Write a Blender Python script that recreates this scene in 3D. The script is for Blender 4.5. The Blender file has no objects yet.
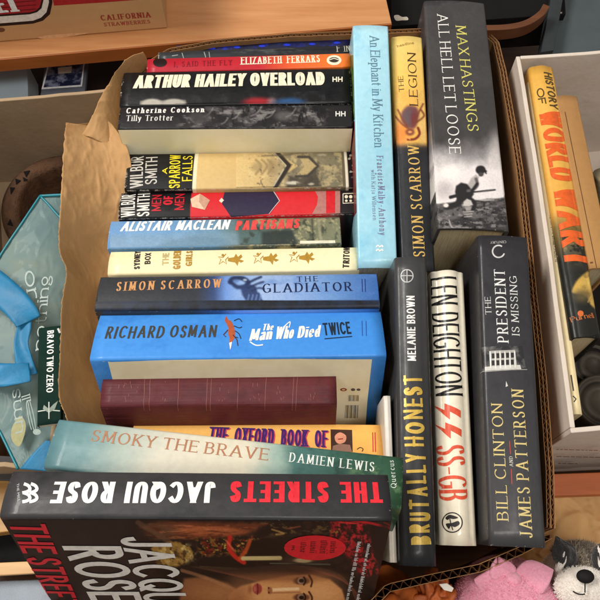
import bpy, bmesh, math, random
from mathutils import Vector, Matrix, noise
random.seed(7)
sc = bpy.context.scene
col = sc.collection
PI = math.pi

# ------------------------------------------------------------------ camera
F_PX, W_PX = 700.0, 600.0
TILT = math.radians(24)
Z0 = 0.60
CAM = Vector((0.0, -Z0*math.sin(TILT), Z0*math.cos(TILT)))
FWD = Vector((0, math.sin(TILT), -math.cos(TILT)))
RGT = Vector((1, 0, 0))
UPV = RGT.cross(FWD)
cd = bpy.data.cameras.new('camera')
cd.sensor_width = 36; cd.lens = 36*F_PX/W_PX; cd.clip_start = 0.01; cd.clip_end = 100
cam = bpy.data.objects.new('camera', cd)
cam.location = CAM
cam.rotation_euler = (TILT, 0, 0)
col.objects.link(cam); sc.camera = cam

def ray(px, py):
    return (RGT*((px-300)/F_PX) - UPV*((py-300)/F_PX) + FWD)
def at(px, py, z=0.0):
    """the point at height z that a spot of the photograph shows"""
    d = ray(px, py)
    return CAM + d*((z-CAM.z)/d.z)
def hit(px, py, O, N):
    d = ray(px, py)
    return CAM + d*((O-CAM).dot(N)/d.dot(N))

# ------------------------------------------------------------------ colours and materials
def C(r, g, b, k=1.0):
    f = lambda c: (c/255/12.92 if c/255 <= .04045 else ((c/255+.055)/1.055)**2.4)
    return (min(1, f(r)*k), min(1, f(g)*k), min(1, f(b)*k), 1)
_m = {}
class NT:
    def __init__(s, name):
        s.m = bpy.data.materials.new(name); s.m.use_nodes = True
        s.t = s.m.node_tree; s.b = s.t.nodes['Principled BSDF']
    def n(s, typ, **kw):
        nd = s.t.nodes.new(typ)
        for k, v in kw.items():
            if k.startswith('i_'):
                k2 = k[2:]
                nd.inputs[int(k2) if k2.isdigit() else k2].default_value = v
            else: setattr(nd, k, v)
        return nd
    def l(s, a, b): s.t.links.new(a, b)
def mix(nt, fac, a, b):
    nd = nt.n('ShaderNodeMix', data_type='RGBA')
    for i, x in ((0, fac), (6, a), (7, b)):
        if hasattr(x, 'links') or hasattr(x, 'is_linked'): nt.l(x, nd.inputs[i])
        else: nd.inputs[i].default_value = x
    return nd.outputs[2]
def ramp(nt, src, stops, interp='LINEAR'):
    r = nt.n('ShaderNodeValToRGB'); r.color_ramp.interpolation = interp
    e = r.color_ramp.elements
    while len(e) < len(stops): e.new(.5)
    for i, (p, c) in enumerate(stops):
        e[i].position = p; e[i].color = c if len(c) == 4 else (*c, 1)
    nt.l(src, r.inputs[0]); return r.outputs[0]
def noisetex(nt, vec, scale, detail=3, rough=.6):
    nd = nt.n('ShaderNodeTexNoise'); nd.inputs['Scale'].default_value = scale
    nd.inputs['Detail'].default_value = detail; nd.inputs['Roughness'].default_value = rough
    nt.l(vec, nd.inputs['Vector']); return nd.outputs['Fac']
def bump(nt, h, strength, dist):
    b = nt.n('ShaderNodeBump'); b.inputs['Strength'].default_value = strength
    b.inputs['Distance'].default_value = dist; nt.l(h, b.inputs['Height'])
    nt.l(b.outputs[0], nt.b.inputs['Normal']); return b
G1 = (1, 1, 1, 1)
def mat(name, c, rough=.5, var=.12, scale=60, bmp=0, bscale=200, metal=0, coat=0, dirt=None, dscale=25):
    key = (name,)
    if key in _m: return _m[key]
    nt = NT(name); tc = nt.n('ShaderNodeTexCoord').outputs['Object']
    f = noisetex(nt, tc, scale)
    lo = tuple(x*(1-var) for x in c[:3])+(1,); hi = tuple(min(1, x*(1+var)) for x in c[:3])+(1,)
    o = ramp(nt, f, [(.3, lo), (.7, hi)])
    if dirt:
        f2 = noisetex(nt, tc, dscale, 5, .7)
        m = ramp(nt, f2, [(.52, (0, 0, 0)), (.72, G1)])
        o = mix(nt, m, o, dirt)
    nt.l(o, nt.b.inputs['Base Color'])
    r = nt.n('ShaderNodeMapRange'); nt.l(noisetex(nt, tc, scale*2), r.inputs[0])
    r.inputs[3].default_value = max(.05, rough-.12); r.inputs[4].default_value = min(1, rough+.12)
    nt.l(r.outputs[0], nt.b.inputs['Roughness'])
    nt.b.inputs['Metallic'].default_value = metal; nt.b.inputs['Specular IOR Level'].default_value = .25 if rough > .6 else .5
    nt.b.inputs['Coat Weight'].default_value = coat
    nt.b.inputs['Coat Roughness'].default_value = .25
    if bmp: bump(nt, noisetex(nt, tc, bscale, 4), 1, bmp)
    _m[key] = nt.m
    return nt.m

def cover_mat(name, stops, rough=.46, axis=0, clouds=None, wear=.55, coat=.12, cross=None, wcol=None, jitter=0, interp='LINEAR', crease=False):
    """printed cover: colours along the spine (u) or across it, print grain, scuffed edges, wrinkles.
    clouds = (colour, scale, lo, hi, stretch)."""
    nt = NT(name)
    tco = nt.n('ShaderNodeTexCoord'); uv = tco.outputs['UV']; ob = tco.outputs['Object']
    sp = nt.n('ShaderNodeSeparateXYZ'); nt.l(uv, sp.inputs[0])
    src = sp.outputs[axis]
    if jitter:
        ma = nt.n('ShaderNodeMath', operation='MULTIPLY_ADD'); nt.l(noisetex(nt, ob, 40, 4), ma.inputs[0])
        ma.inputs[1].default_value = jitter
        s2 = nt.n('ShaderNodeMath', operation='SUBTRACT'); nt.l(src, s2.inputs[0]); s2.inputs[1].default_value = jitter/2
        nt.l(s2.outputs[0], ma.inputs[2]); src = ma.outputs[0]
    if len(stops) == 1: stops = [(0, stops[0][1]), (1, stops[0][1])]
    o = ramp(nt, src, stops, interp)
    if clouds:
        for cl in (clouds if isinstance(clouds, list) else [clouds]):
            cc, s, lo, hi, st = cl[:5]
            mp = nt.n('ShaderNodeMapping'); mp.inputs['Scale'].default_value = st; nt.l(ob, mp.inputs[0])
            f = noisetex(nt, mp.outputs[0], s, 6, .65)
            m = ramp(nt, f, [(lo, (0, 0, 0)), (hi, G1)])
            if len(cl) > 5:      # limited to a span of the spine
                ms = ramp(nt, sp.outputs[0], cl[5])
                mm = nt.n('ShaderNodeMath', operation='MULTIPLY'); nt.l(m, mm.inputs[0]); nt.l(ms, mm.inputs[1]); m = mm.outputs[0]
            o = mix(nt, m, o, cc)
    # print grain
    g = ramp(nt, noisetex(nt, ob, 220, 3), [(.3, (.94, .94, .94)), (.7, (1.04, 1.04, 1.04))])
    mu = nt.n('ShaderNodeMix', data_type='RGBA', blend_type='MULTIPLY'); mu.inputs[0].default_value = 1
    nt.l(o, mu.inputs[6]); nt.l(g, mu.inputs[7]); o = mu.outputs[2]
    # scuffs where the edges are: distance to spine ends and to the hinge corners
    if wear > 0:
        def edge(sock, w):
            a = nt.n('ShaderNodeMath', operation='SUBTRACT'); nt.l(sock, a.inputs[0]); a.inputs[1].default_value = .5
            b = nt.n('ShaderNodeMath', operation='ABSOLUTE'); nt.l(a.outputs[0], b.inputs[0])
            c = nt.n('ShaderNodeMath', operation='SUBTRACT'); nt.l(b.outputs[0], c.inputs[0]); c.inputs[1].default_value = .5
            d = nt.n('ShaderNodeMath', operation='ABSOLUTE'); nt.l(c.outputs[0], d.inputs[0])
            e = nt.n('ShaderNodeMapRange'); nt.l(d.outputs[0], e.inputs[0]); e.inputs[1].default_value = 0; e.inputs[2].default_value = w
            e.inputs[3].default_value = 1; e.inputs[4].default_value = 0
            return e.outputs[0]
        mx = nt.n('ShaderNodeMath', operation='MAXIMUM'); nt.l(edge(sp.outputs[0], .018), mx.inputs[0]); nt.l(edge(sp.outputs[1], .05), mx.inputs[1])
        nz = noisetex(nt, ob, 330, 5, .75)
        ad = nt.n('ShaderNodeMath', operation='MULTIPLY_ADD'); nt.l(mx.outputs[0], ad.inputs[0]); ad.inputs[1].default_value = .34*wear
        nt.l(nz, ad.inputs[2])
        m = ramp(nt, ad.outputs[0], [(.73, (0, 0, 0)), (.84, (.6, .6, .6))])
        o = mix(nt, m, o, wcol or C(205, 198, 186))
    nt.l(o, nt.b.inputs['Base Color'])
    r = nt.n('ShaderNodeMapRange'); nt.l(noisetex(nt, ob, 90, 5, .7), r.inputs[0])
    r.inputs[1].default_value = .3; r.inputs[2].default_value = .7
    r.inputs[3].default_value = max(.08, rough-.14); r.inputs[4].default_value = rough+.14
    nt.l(r.outputs[0], nt.b.inputs['Roughness'])
    nt.b.inputs['Coat Weight'].default_value = coat; nt.b.inputs['Coat Roughness'].default_value = .12; nt.b.inputs['Specular IOR Level'].default_value = .3
    # wrinkles run along the spine
    mp = nt.n('ShaderNodeMapping'); mp.inputs['Scale'].default_value = (.25, 1, 1); nt.l(ob, mp.inputs[0])
    n1 = noisetex(nt, mp.outputs[0], 55, 4)
    if crease:
        wv = nt.n('ShaderNodeTexNoise'); wv.inputs['Scale'].default_value = 250; mp2 = nt.n('ShaderNodeMapping'); mp2.inputs['Scale'].default_value = (.02, 1, 1)
        nt.l(ob, mp2.inputs[0]); nt.l(mp2.outputs[0], wv.inputs['Vector'])
        aa = nt.n('ShaderNodeMath', operation='ADD'); nt.l(n1, aa.inputs[0]); nt.l(wv.outputs['Fac'], aa.inputs[1]); n1 = aa.outputs[0]
    bump(nt, n1, .7, .0008 if not crease else .0016)
    _m[(name,)] = nt.m
    return nt.m

def ink(c, rough=.46, metal=0):
    key = ('ink', tuple(round(x, 4) for x in c), rough, metal)
    if key not in _m:
        nt = NT('printed_ink'); ob = nt.n('ShaderNodeTexCoord').outputs['Object']
        lo = tuple(x*.82 for x in c[:3])+(1,)
        nt.l(ramp(nt, noisetex(nt, ob, 260, 4), [(.35, lo), (.6, c)]), nt.b.inputs['Base Color'])
        nt.b.inputs['Roughness'].default_value = rough; nt.b.inputs['Metallic'].default_value = metal
        nt.b.inputs['Coat Weight'].default_value = .12; nt.b.inputs['Coat Roughness'].default_value = .12; nt.b.inputs['Specular IOR Level'].default_value = .3
        _m[key] = nt.m
    return _m[key]
def photo_ink(name, a, b, scale=150, lo=.4, hi=.6, c=None, stretch=(1, 1, 1), rough=.4):
    """a printed photograph's mottled tones"""
    key = ('ph', name)
    if key not in _m:
        nt = NT(name); ob = nt.n('ShaderNodeTexCoord').outputs['Object']
        mp = nt.n('ShaderNodeMapping'); mp.inputs['Scale'].default_value = stretch; nt.l(ob, mp.inputs[0])
        st = [(lo, a), (hi, b)] + ([(min(1, hi+.1), c)] if c else [])
        nt.l(ramp(nt, noisetex(nt, mp.outputs[0], scale, 5, .65), st), nt.b.inputs['Base Color'])
        nt.b.inputs['Roughness'].default_value = rough
        nt.b.inputs['Coat Weight'].default_value = .12; nt.b.inputs['Coat Roughness'].default_value = .12; nt.b.inputs['Specular IOR Level'].default_value = .3
        _m[key] = nt.m
    return _m[key]
def pages_mat(name, c, axis=1, freq=900):
    """leaf edges: fine lines along the block"""
    if (name,) in _m: return _m[(name,)]
    nt = NT(name); ob = nt.n('ShaderNodeTexCoord').outputs['Object']
    mp = nt.n('ShaderNodeMapping'); s = [.03, .03, .03]; s[axis] = 1; mp.inputs['Scale'].default_value = s; nt.l(ob, mp.inputs[0])
    f = noisetex(nt, mp.outputs[0], freq*2, 3)
    lo = tuple(x*.62 for x in c[:3])+(1,)
    o = ramp(nt, f, [(.35, lo), (.6, c)])
    o = mix(nt, ramp(nt, noisetex(nt, ob, 30), [(.45, (0, 0, 0)), (.75, (.5, .5, .5))]), o, tuple(x*y for x, y in zip(c[:3], (.8, .68, .5)))+(1,))
    nt.l(o, nt.b.inputs['Base Color']); nt.b.inputs['Roughness'].default_value = .85
    bump(nt, f, .6, .0008)
    _m[(name,)] = nt.m
    return nt.m

# ------------------------------------------------------------------ objects
def link_mesh(name, bm, mats, parent=None, smooth=False):
    me = bpy.data.meshes.new(name); bm.to_mesh(me); bm.free()
    for m in (mats if isinstance(mats, (list, tuple)) else [mats]): me.materials.append(m)
    if smooth:
        for p in me.polygons: p.use_smooth = True
    o = bpy.data.objects.new(name, me); col.objects.link(o)
    if parent: o.parent = parent
    return o
def tag(o, label=None, cat=None, group=None, kind=None):
    if label: o['label'] = label
    if cat: o['category'] = cat
    if group: o['group'] = group
    if kind: o['kind'] = kind
    return o
def empty(name, label, cat, loc, U=None, V=None, N=None, group=None):
    o = bpy.data.objects.new(name, None); col.objects.link(o); o.empty_display_size = .02
    M = Matrix.Identity(4)
    if U is not None:
        for i, a in enumerate((U, V, N)):
            for j in range(3): M[j][i] = a[j]
    M.translation = loc; o.matrix_world = M
    return tag(o, label, cat, group)
def box_bm(bm, x0, x1, y0, y1, z0, z1):
    vs = [bm.verts.new(p) for p in ((x0, y0, z0), (x1, y0, z0), (x1, y1, z0), (x0, y1, z0), (x0, y0, z1), (x1, y0, z1), (x1, y1, z1), (x0, y1, z1))]
    for f in ((3, 2, 1, 0), (4, 5, 6, 7), (0, 1, 5, 4), (1, 2, 6, 5), (2, 3, 7, 6), (3, 0, 4, 7)): bm.faces.new([vs[i] for i in f])
    return vs

# ------------------------------------------------------------------ stroke lettering
def arc(cx, cy, rx, ry, a0, a1, n=12):
    return [(cx+rx*math.cos(math.radians(a0+(a1-a0)*i/n)), cy+ry*math.sin(math.radians(a0+(a1-a0)*i/n))) for i in range(n+1)]
def spl(pts, n=5, closed=False):
    out = []; P = [Vector(p).to_2d() if False else Vector((p[0], p[1])) for p in pts]; m = len(P)
    rng = range(m if closed else m-1)
    for i in rng:
        g = (lambda k: P[k % m]) if closed else (lambda k: P[max(0, min(m-1, k))])
        p0, p1, p2, p3 = g(i-1), g(i), g(i+1), g(i+2)
        for j in range(n):
            t = j/n
            q = .5*((2*p1)+(p2-p0)*t+(2*p0-5*p1+4*p2-p3)*t*t+(-p0+3*p1-3*p2+p3)*t**3)
            out.append((q.x, q.y))
    if not closed: out.append((P[-1].x, P[-1].y))
    return out
XH = .66
GL = {
'A': (.84, [[(0, 0), (.42, 1)], [(.42, 1), (.84, 0)], [(.15, .34), (.69, .34)]]),
'B': (.60, [[(0, 0), (0, 1)], [(0, 1), (.28, 1)]+arc(.28, .765, .25, .235, 90, -90)+[(0, .53)], [(0, .53), (.31, .53)]+arc(.31, .265, .29, .265, 90, -90)+[(0, 0)]]),
'C': (.74, [arc(.42, .5, .42, .5, 48, 312, 18)]),
'D': (.72, [[(0, 0), (0, 1)], [(0, 1), (.27, 1)]+arc(.27, .5, .45, .5, 90, -90, 16)+[(0, 0)]]),
'E': (.54, [[(0, 0), (0, 1)], [(0, 1), (.52, 1)], [(0, .52), (.43, .52)], [(0, 0), (.54, 0)]]),
'F': (.52, [[(0, 0), (0, 1)], [(0, 1), (.52, 1)], [(0, .5), (.42, .5)]]),
'G': (.78, [arc(.42, .5, .42, .5, 48, 330, 18), [(.78, .44), (.78, .1)], [(.5, .44), (.78, .44)]]),
'H': (.70, [[(0, 0), (0, 1)], [(.7, 0), (.7, 1)], [(0, .52), (.7, .52)]]),
'I': (.0, [[(0, 0), (0, 1)]]),
'J': (.40, [[(.4, 1), (.4, .24)]+arc(.2, .24, .2, .24, 0, -170)]),
'K': (.64, [[(0, 0), (0, 1)], [(0, .38), (.6, 1)], [(.18, .56), (.64, 0)]]),
'L': (.52, [[(0, 0), (0, 1)], [(0, 0), (.52, 0)]]),
'M': (.86, [[(0, 0), (.04, 1)], [(.04, 1), (.43, .12)], [(.43, .12), (.82, 1)], [(.82, 1), (.86, 0)]]),
'N': (.70, [[(0, 0), (0, 1)], [(0, 1), (.7, 0)], [(.7, 0), (.7, 1)]]),
'O': (.84, [arc(.42, .5, .42, .5, 90, 450, 24)]),
'P': (.56, [[(0, 0), (0, 1)], [(0, 1), (.28, 1)]+arc(.28, .73, .28, .27, 90, -90)+[(0, .46)]]),
'Q': (.84, [arc(.42, .5, .42, .5, 90, 450, 24), [(.48, .24), (.84, -.1)]]),
'R': (.62, [[(0, 0), (0, 1)], [(0, 1), (.28, 1)]+arc(.28, .74, .27, .26, 90, -90)+[(0, .48)], [(.26, .48), (.62, 0)]]),
'S': (.54, [spl([(.5, .84), (.42, .96), (.27, 1), (.1, .94), (.03, .77), (.1, .61), (.27, .52), (.45, .42), (.54, .25), (.46, .06), (.27, 0), (.1, .04), (.01, .18)])]),
'T': (.66, [[(.33, 0), (.33, 1)], [(0, 1), (.66, 1)]]),
'U': (.66, [[(0, 1), (0, .34)]+arc(.33, .34, .33, .34, 180, 360)+[(.66, 1)]]),
'V': (.78, [[(0, 1), (.39, 0)], [(.39, 0), (.78, 1)]]),
'W': (1.12, [[(0, 1), (.29, 0)], [(.29, 0), (.56, .95)], [(.56, .95), (.84, 0)], [(.84, 0), (1.12, 1)]]),
'X': (.7, [[(0, 0), (.7, 1)], [(0, 1), (.7, 0)]]),
'Y': (.7, [[(0, 1), (.35, .46)], [(.7, 1), (.35, .46)], [(.35, .46), (.35, 0)]]),
'Z': (.6, [[(0, 1), (.6, 1)], [(.6, 1), (0, 0)], [(0, 0), (.6, 0)]]),
'a': (.40, [spl([(.04, .55), (.12, .64), (.24, .66), (.36, .6), (.4, .46)])+[(.4, 0)], spl([(.4, .38), (.2, .36), (.04, .28), (0, .14), (.08, .01), (.22, 0), (.4, .14)])]),
'b': (.46, [[(0, 0), (0, 1)], arc(.23, .33, .23, .33, 170, -170, 16)]),
'c': (.40, [arc(.24, .33, .24, .33, 48, 312, 14)]),
'd': (.46, [[(.46, 0), (.46, 1)], arc(.23, .33, .23, .33, 10, 350, 16)]),
'e': (.44, [[(.02, .36), (.44, .36)]+arc(.23, .33, .22, .33, 8, 318, 16)]),
'f': (.30, [[(.12, 0), (.12, .82)]+arc(.28, .82, .16, .18, 180, 70, 6), [(0, XH), (.3, XH)]]),
'g': (.44, [arc(.22, .4, .2, .26, 0, 360, 16), spl([(.2, .14), (.06, .04), (.3, 0), (.44, -.1), (.36, -.27), (.18, -.3), (.02, -.22), (.04, -.08), (.2, 0)])]),
'h': (.44, [[(0, 0), (0, 1)], [(0, .4)]+arc(.22, .44, .22, .22, 160, 0, 8)+[(.44, 0)]]),
'i': (.0, [[(0, 0), (0, XH)], [(-.03, .88), (.03, .88)]]),
'j': (.1, [[(.1, XH), (.1, -.2), (0, -.28)], [(.07, .88), (.13, .88)]]),
'k': (.44, [[(0, 0), (0, 1)], [(0, .25), (.38, XH)], [(.13, .38), (.44, 0)]]),
'l': (.0, [[(0, 0), (0, 1)]]),
'm': (.76, [[(0, 0), (0, XH)], [(0, .42)]+arc(.19, .46, .19, .2, 160, 0, 8)+[(.38, 0)], [(.38, .42)]+arc(.57, .46, .19, .2, 160, 0, 8)+[(.76, 0)]]),
'n': (.44, [[(0, 0), (0, XH)], [(0, .4)]+arc(.22, .44, .22, .22, 160, 0, 8)+[(.44, 0)]]),
'o': (.48, [arc(.24, .33, .24, .33, 90, 450, 18)]),
'p': (.46, [[(0, -.3), (0, XH)], arc(.23, .33, .23, .33, 170, -170, 16)]),
'r': (.32, [[(0, 0), (0, XH)], [(0, .38)]+arc(.2, .44, .2, .22, 160, 60, 6)]),
's': (.36, [spl([(.33, .54), (.26, .64), (.15, .66), (.03, .58), (.06, .42), (.2, .34), (.34, .22), (.3, .04), (.16, 0), (.04, .03), (0, .13)])]),
't': (.30, [[(.12, .9), (.12, .14)]+arc(.26, .14, .14, .14, 180, 280, 6), [(0, XH), (.3, XH)]]),
'u': (.44, [[(0, XH), (0, .22)]+arc(.22, .22, .22, .22, 180, 340, 8), [(.44, XH), (.44, 0)]]),
'v': (.46, [[(0, XH), (.23, 0)], [(.23, 0), (.46, XH)]]),
'w': (.70, [[(0, XH), (.18, 0)], [(.18, 0), (.35, .62)], [(.35, .62), (.52, 0)], [(.52, 0), (.7, XH)]]),
'y': (.46, [[(0, XH), (.24, 0)], [(.46, XH), (.16, -.22), (.02, -.28)]]),
'z': (.4, [[(0, XH), (.4, XH)], [(.4, XH), (0, 0)], [(0, 0), (.4, 0)]]),
'-': (.3, [[(0, .4), (.3, .4)]]),
'.': (.0, [[(0, 0), (0, .06)]]),
',': (.04, [[(.04, .06), (0, -.14)]]),
"'": (.0, [[(0, 1), (0, .78)]]),
'&': (.66, [spl([(.66, .5), (.5, .12), (.24, 0), (.02, .1), (.04, .34), (.34, .6), (.42, .84), (.28, 1), (.14, .84), (.24, .56), (.66, 0)])]),
'1': (.16, [[(.16, 0), (.16, 1)], [(0, .8), (.16, 1)]]),
}
def stroke_poly(pts, V, H, kx, x0, ang=0, shear=0, jit=0, round_=False, nohx=False):
    P = []
    for (x, y) in pts:
        X = x0+V/2+x*kx; Y = H/2+y*(1-H)
        if jit: X += jit*noise.noise(Vector((x*2.5, y*2.5, x0*7))); Y += jit*noise.noise(Vector((x*2.5+9, y*2.5, x0*7)))
        P.append(Vector((X, Y)))
    q = [P[0]]
    for p in P[1:]:
        if (p-q[-1]).length > 1e-4: q.append(p)
    P = q
    if len(P) < 2: return None
    closed = (P[0]-P[-1]).length < 1e-3 and len(P) > 3
    L, R = [], []
    n = len(P)
    nib = Vector((math.cos(ang), math.sin(ang)))
    for i, p in enumerate(P):
        a = P[i-1] if i > 0 else (P[-2] if closed else p)
        b = P[i+1] if i < n-1 else (P[1] if closed else p)
        d1 = (p-a).normalized() if (p-a).length > 0 else None
        d2 = (b-p).normalized() if (b-p).length > 0 else None
        d = ((d1 or d2)+(d2 or d1)).normalized()
        nn = Vector((-d.y, d.x))
        cr = abs(d.x*nib.y-d.y*nib.x)
        t = math.sqrt((V*cr)**2+(H*abs(d.dot(nib)))**2)/2
        m = 1.0
        if d1 and d2:
            m = min(1.5, 1/max(.5, nn.dot(Vector((-d2.y, d2.x)))))
        if round_:
            e = min(i, n-1-i) / max(1, n-1)
            if not closed: t *= .72+.56*min(1, e*2.4)
        L.append(p+nn*t*m); R.append(p-nn*t*m)
    # square ends reach the cap line / base line
    if not closed:
        for k, (i0, i1) in enumerate(((0, 1), (-1, -2))):
            d = (P[i0]-P[i1]).normalized()
            ext = H/2 if abs(d.y) > .5 else (V/2 if abs(d.y) < .2 and n == 2 and not nohx else 0)
            L[i0] = L[i0]+d*ext*(1/max(.3, abs(d.y)) if abs(d.y) > .5 else 1); R[i0] = R[i0]+d*ext*(1/max(.3, abs(d.y)) if abs(d.y) > .5 else 1)
            if abs(d.y) > .5 and abs(P[i0].y-round(P[i0].y)) < H and not round_:   # trim slanted ends flat
                yy = 1.0 if P[i0].y > .8 else (0.0 if P[i0].y < .2 else None)
                if yy is not None:
                    for S in (L, R):
                        v = S[i0]; S[i0] = Vector((v.x+(yy-v.y)*d.x/d.y, yy))
    out = [((a.x+a.y*shear, a.y), (b.x+b.y*shear, b.y)) for a, b in zip(L, R)]
    return out
def lettering(s, ratio, V=.14, H=.1, serif=0, gap=.12, ang=0, shear=0, jit=0, round_=False, space=.38):
    """returns (verts2d, quads, layer per quad) with cap height 1 and width = ratio"""
    def total(): 
        t = 0; sw = 0; g = 0
        for i, ch in enumerate(s):
            if ch == ' ': g += space+gap
            else:
                sw += GL[ch][0]; t += V
                if i and s[i-1] != ' ': g += gap
        return t, sw, g
    t, sw, g = total()
    avail = ratio-g
    if avail-t < .35*sw:   # crowd the weights, not the forms
        k = avail/(t+.42*sw) if t else 1
        V *= max(.2, min(1, k)); t *= max(.2, min(1, k)); gap *= .6
        t, sw, g = total(); avail = ratio-g
    kx = max(.12, (avail-t)/max(.01, sw))
    V_, x = V, 0
    verts, quads, lay = [], [], []
    for i, ch in enumerate(s):
        if ch == ' ': x += space+gap; continue
        if i and s[i-1] != ' ': x += gap
        w, strokes = GL[ch]
        sy = random.uniform(-.045, .045) if jit else 0
        lyr = 0
        polys = [stroke_poly(st, V, H, kx, x, ang, shear, jit*.5, round_, ch in 'Ae') for st in strokes]
        if serif:
            h = H*.75
            def slab(xa, xb, ya, yb):
                polys.append([((xa+ya*shear, ya), (xa+yb*shear, yb)), ((xb+ya*shear, ya), (xb+yb*shear, yb))])
            def tick(X, Y, y0, y1):
                slab(X-h*.5, X+h*.5, y0, y1)
            for st in strokes:
                for e, f in ((0, 1), (-1, -2)):
                    px, py = st[e]; qx, qy = st[f]
                    dx, dy = (px-qx)*kx, (py-qy)
                    if len(st) > 3 and abs(st[0][0]-st[-1][0])+abs(st[0][1]-st[-1][1]) < .01: continue
                    X = x+V/2+px*kx; Y = H/2+py*(1-H)
                    if abs(dy) > abs(dx)*.9 and (py < .01 and py > -.01 or py > .99 or abs(py-XH) < .01 or py < -.25):
                        if ch in 'AMNVW' and ((ch == 'A' and py > .9) or (ch in 'VW' and py < .1) or (ch == 'W' and .2 < px < .9) or (ch == 'M' and .3 < px < .6) or (ch == 'N' and py < .1 and px > .5)): continue
                        if ch in 'ijt.,\'' and py > .75 or ch == 'a' and py > .1: continue
                        if ch in 'vwy' and py < .1: continue
                        low = py < .3
                        yy = (Y-H/2) if low else (Y+H/2-h)
                        if XH-.01 < py < XH+.01 or (ch in 'bdhkl' and py > .9):  # lower-case head serif to the left only
                            slab(X-V/2-serif*.8, X, yy, yy+h)
                        else: slab(X-V/2-serif, X+V/2+serif, yy, yy+h)
                    elif abs(dx) > abs(dy) and ch in 'EFLTZ' and px > .3*w or (ch in 'TZ' and abs(dx) > abs(dy)):
                        sg = 1 if py < .3 else -1
                        X += (V/2 if dx > 0 else -V/2) if len(st) == 2 else 0
                        if py in (.52, .5): tick(X, Y, Y-serif*.7, Y+serif*.7)
                        else:
                            y_ = Y-sg*H/2; tick(X, Y, min(y_, y_+sg*serif*1.5), max(y_, y_+sg*serif*1.5))
                    elif ch in 'CGS' and len(st) > 6:
                        up = py > .5; y_ = Y+(.03 if up else -.03)
                        tick(X, Y, y_-serif*.8, y_+serif*.8)
        for pl in polys:
            if not pl: continue
            b = len(verts)
            for (l, r) in pl: verts.append((l[0], l[1]+sy)); verts.append((r[0], r[1]+sy))
            for k in range(len(pl)-1):
                quads.append((b+2*k, b+2*k+1, b+2*k+3, b+2*k+2)); lay.append(lyr)
            lyr += 1
        x += w*kx+V
    return verts, quads, lay
def sans(s, ratio, off=0, shear=0):
    c = bpy.data.curves.new('lettering', 'FONT'); c.body = s; c.offset = off; c.resolution_u = 4
    o = bpy.data.objects.new('lettering', c)
    me = bpy.data.meshes.new_from_object(o)
    vs = [v.co for v in me.vertices]
    x0 = min(v.x for v in vs); x1 = max(v.x for v in vs)
    cap = .729
    verts = [((v.x-x0)/(x1-x0)*ratio+v.y/cap*shear, v.y/cap) for v in vs]
    faces = [tuple(p.vertices) for p in me.polygons]
    bpy.data.objects.remove(o); bpy.data.meshes.remove(me); bpy.data.curves.remove(c)
    return verts, faces, [0]*len(faces)
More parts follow.
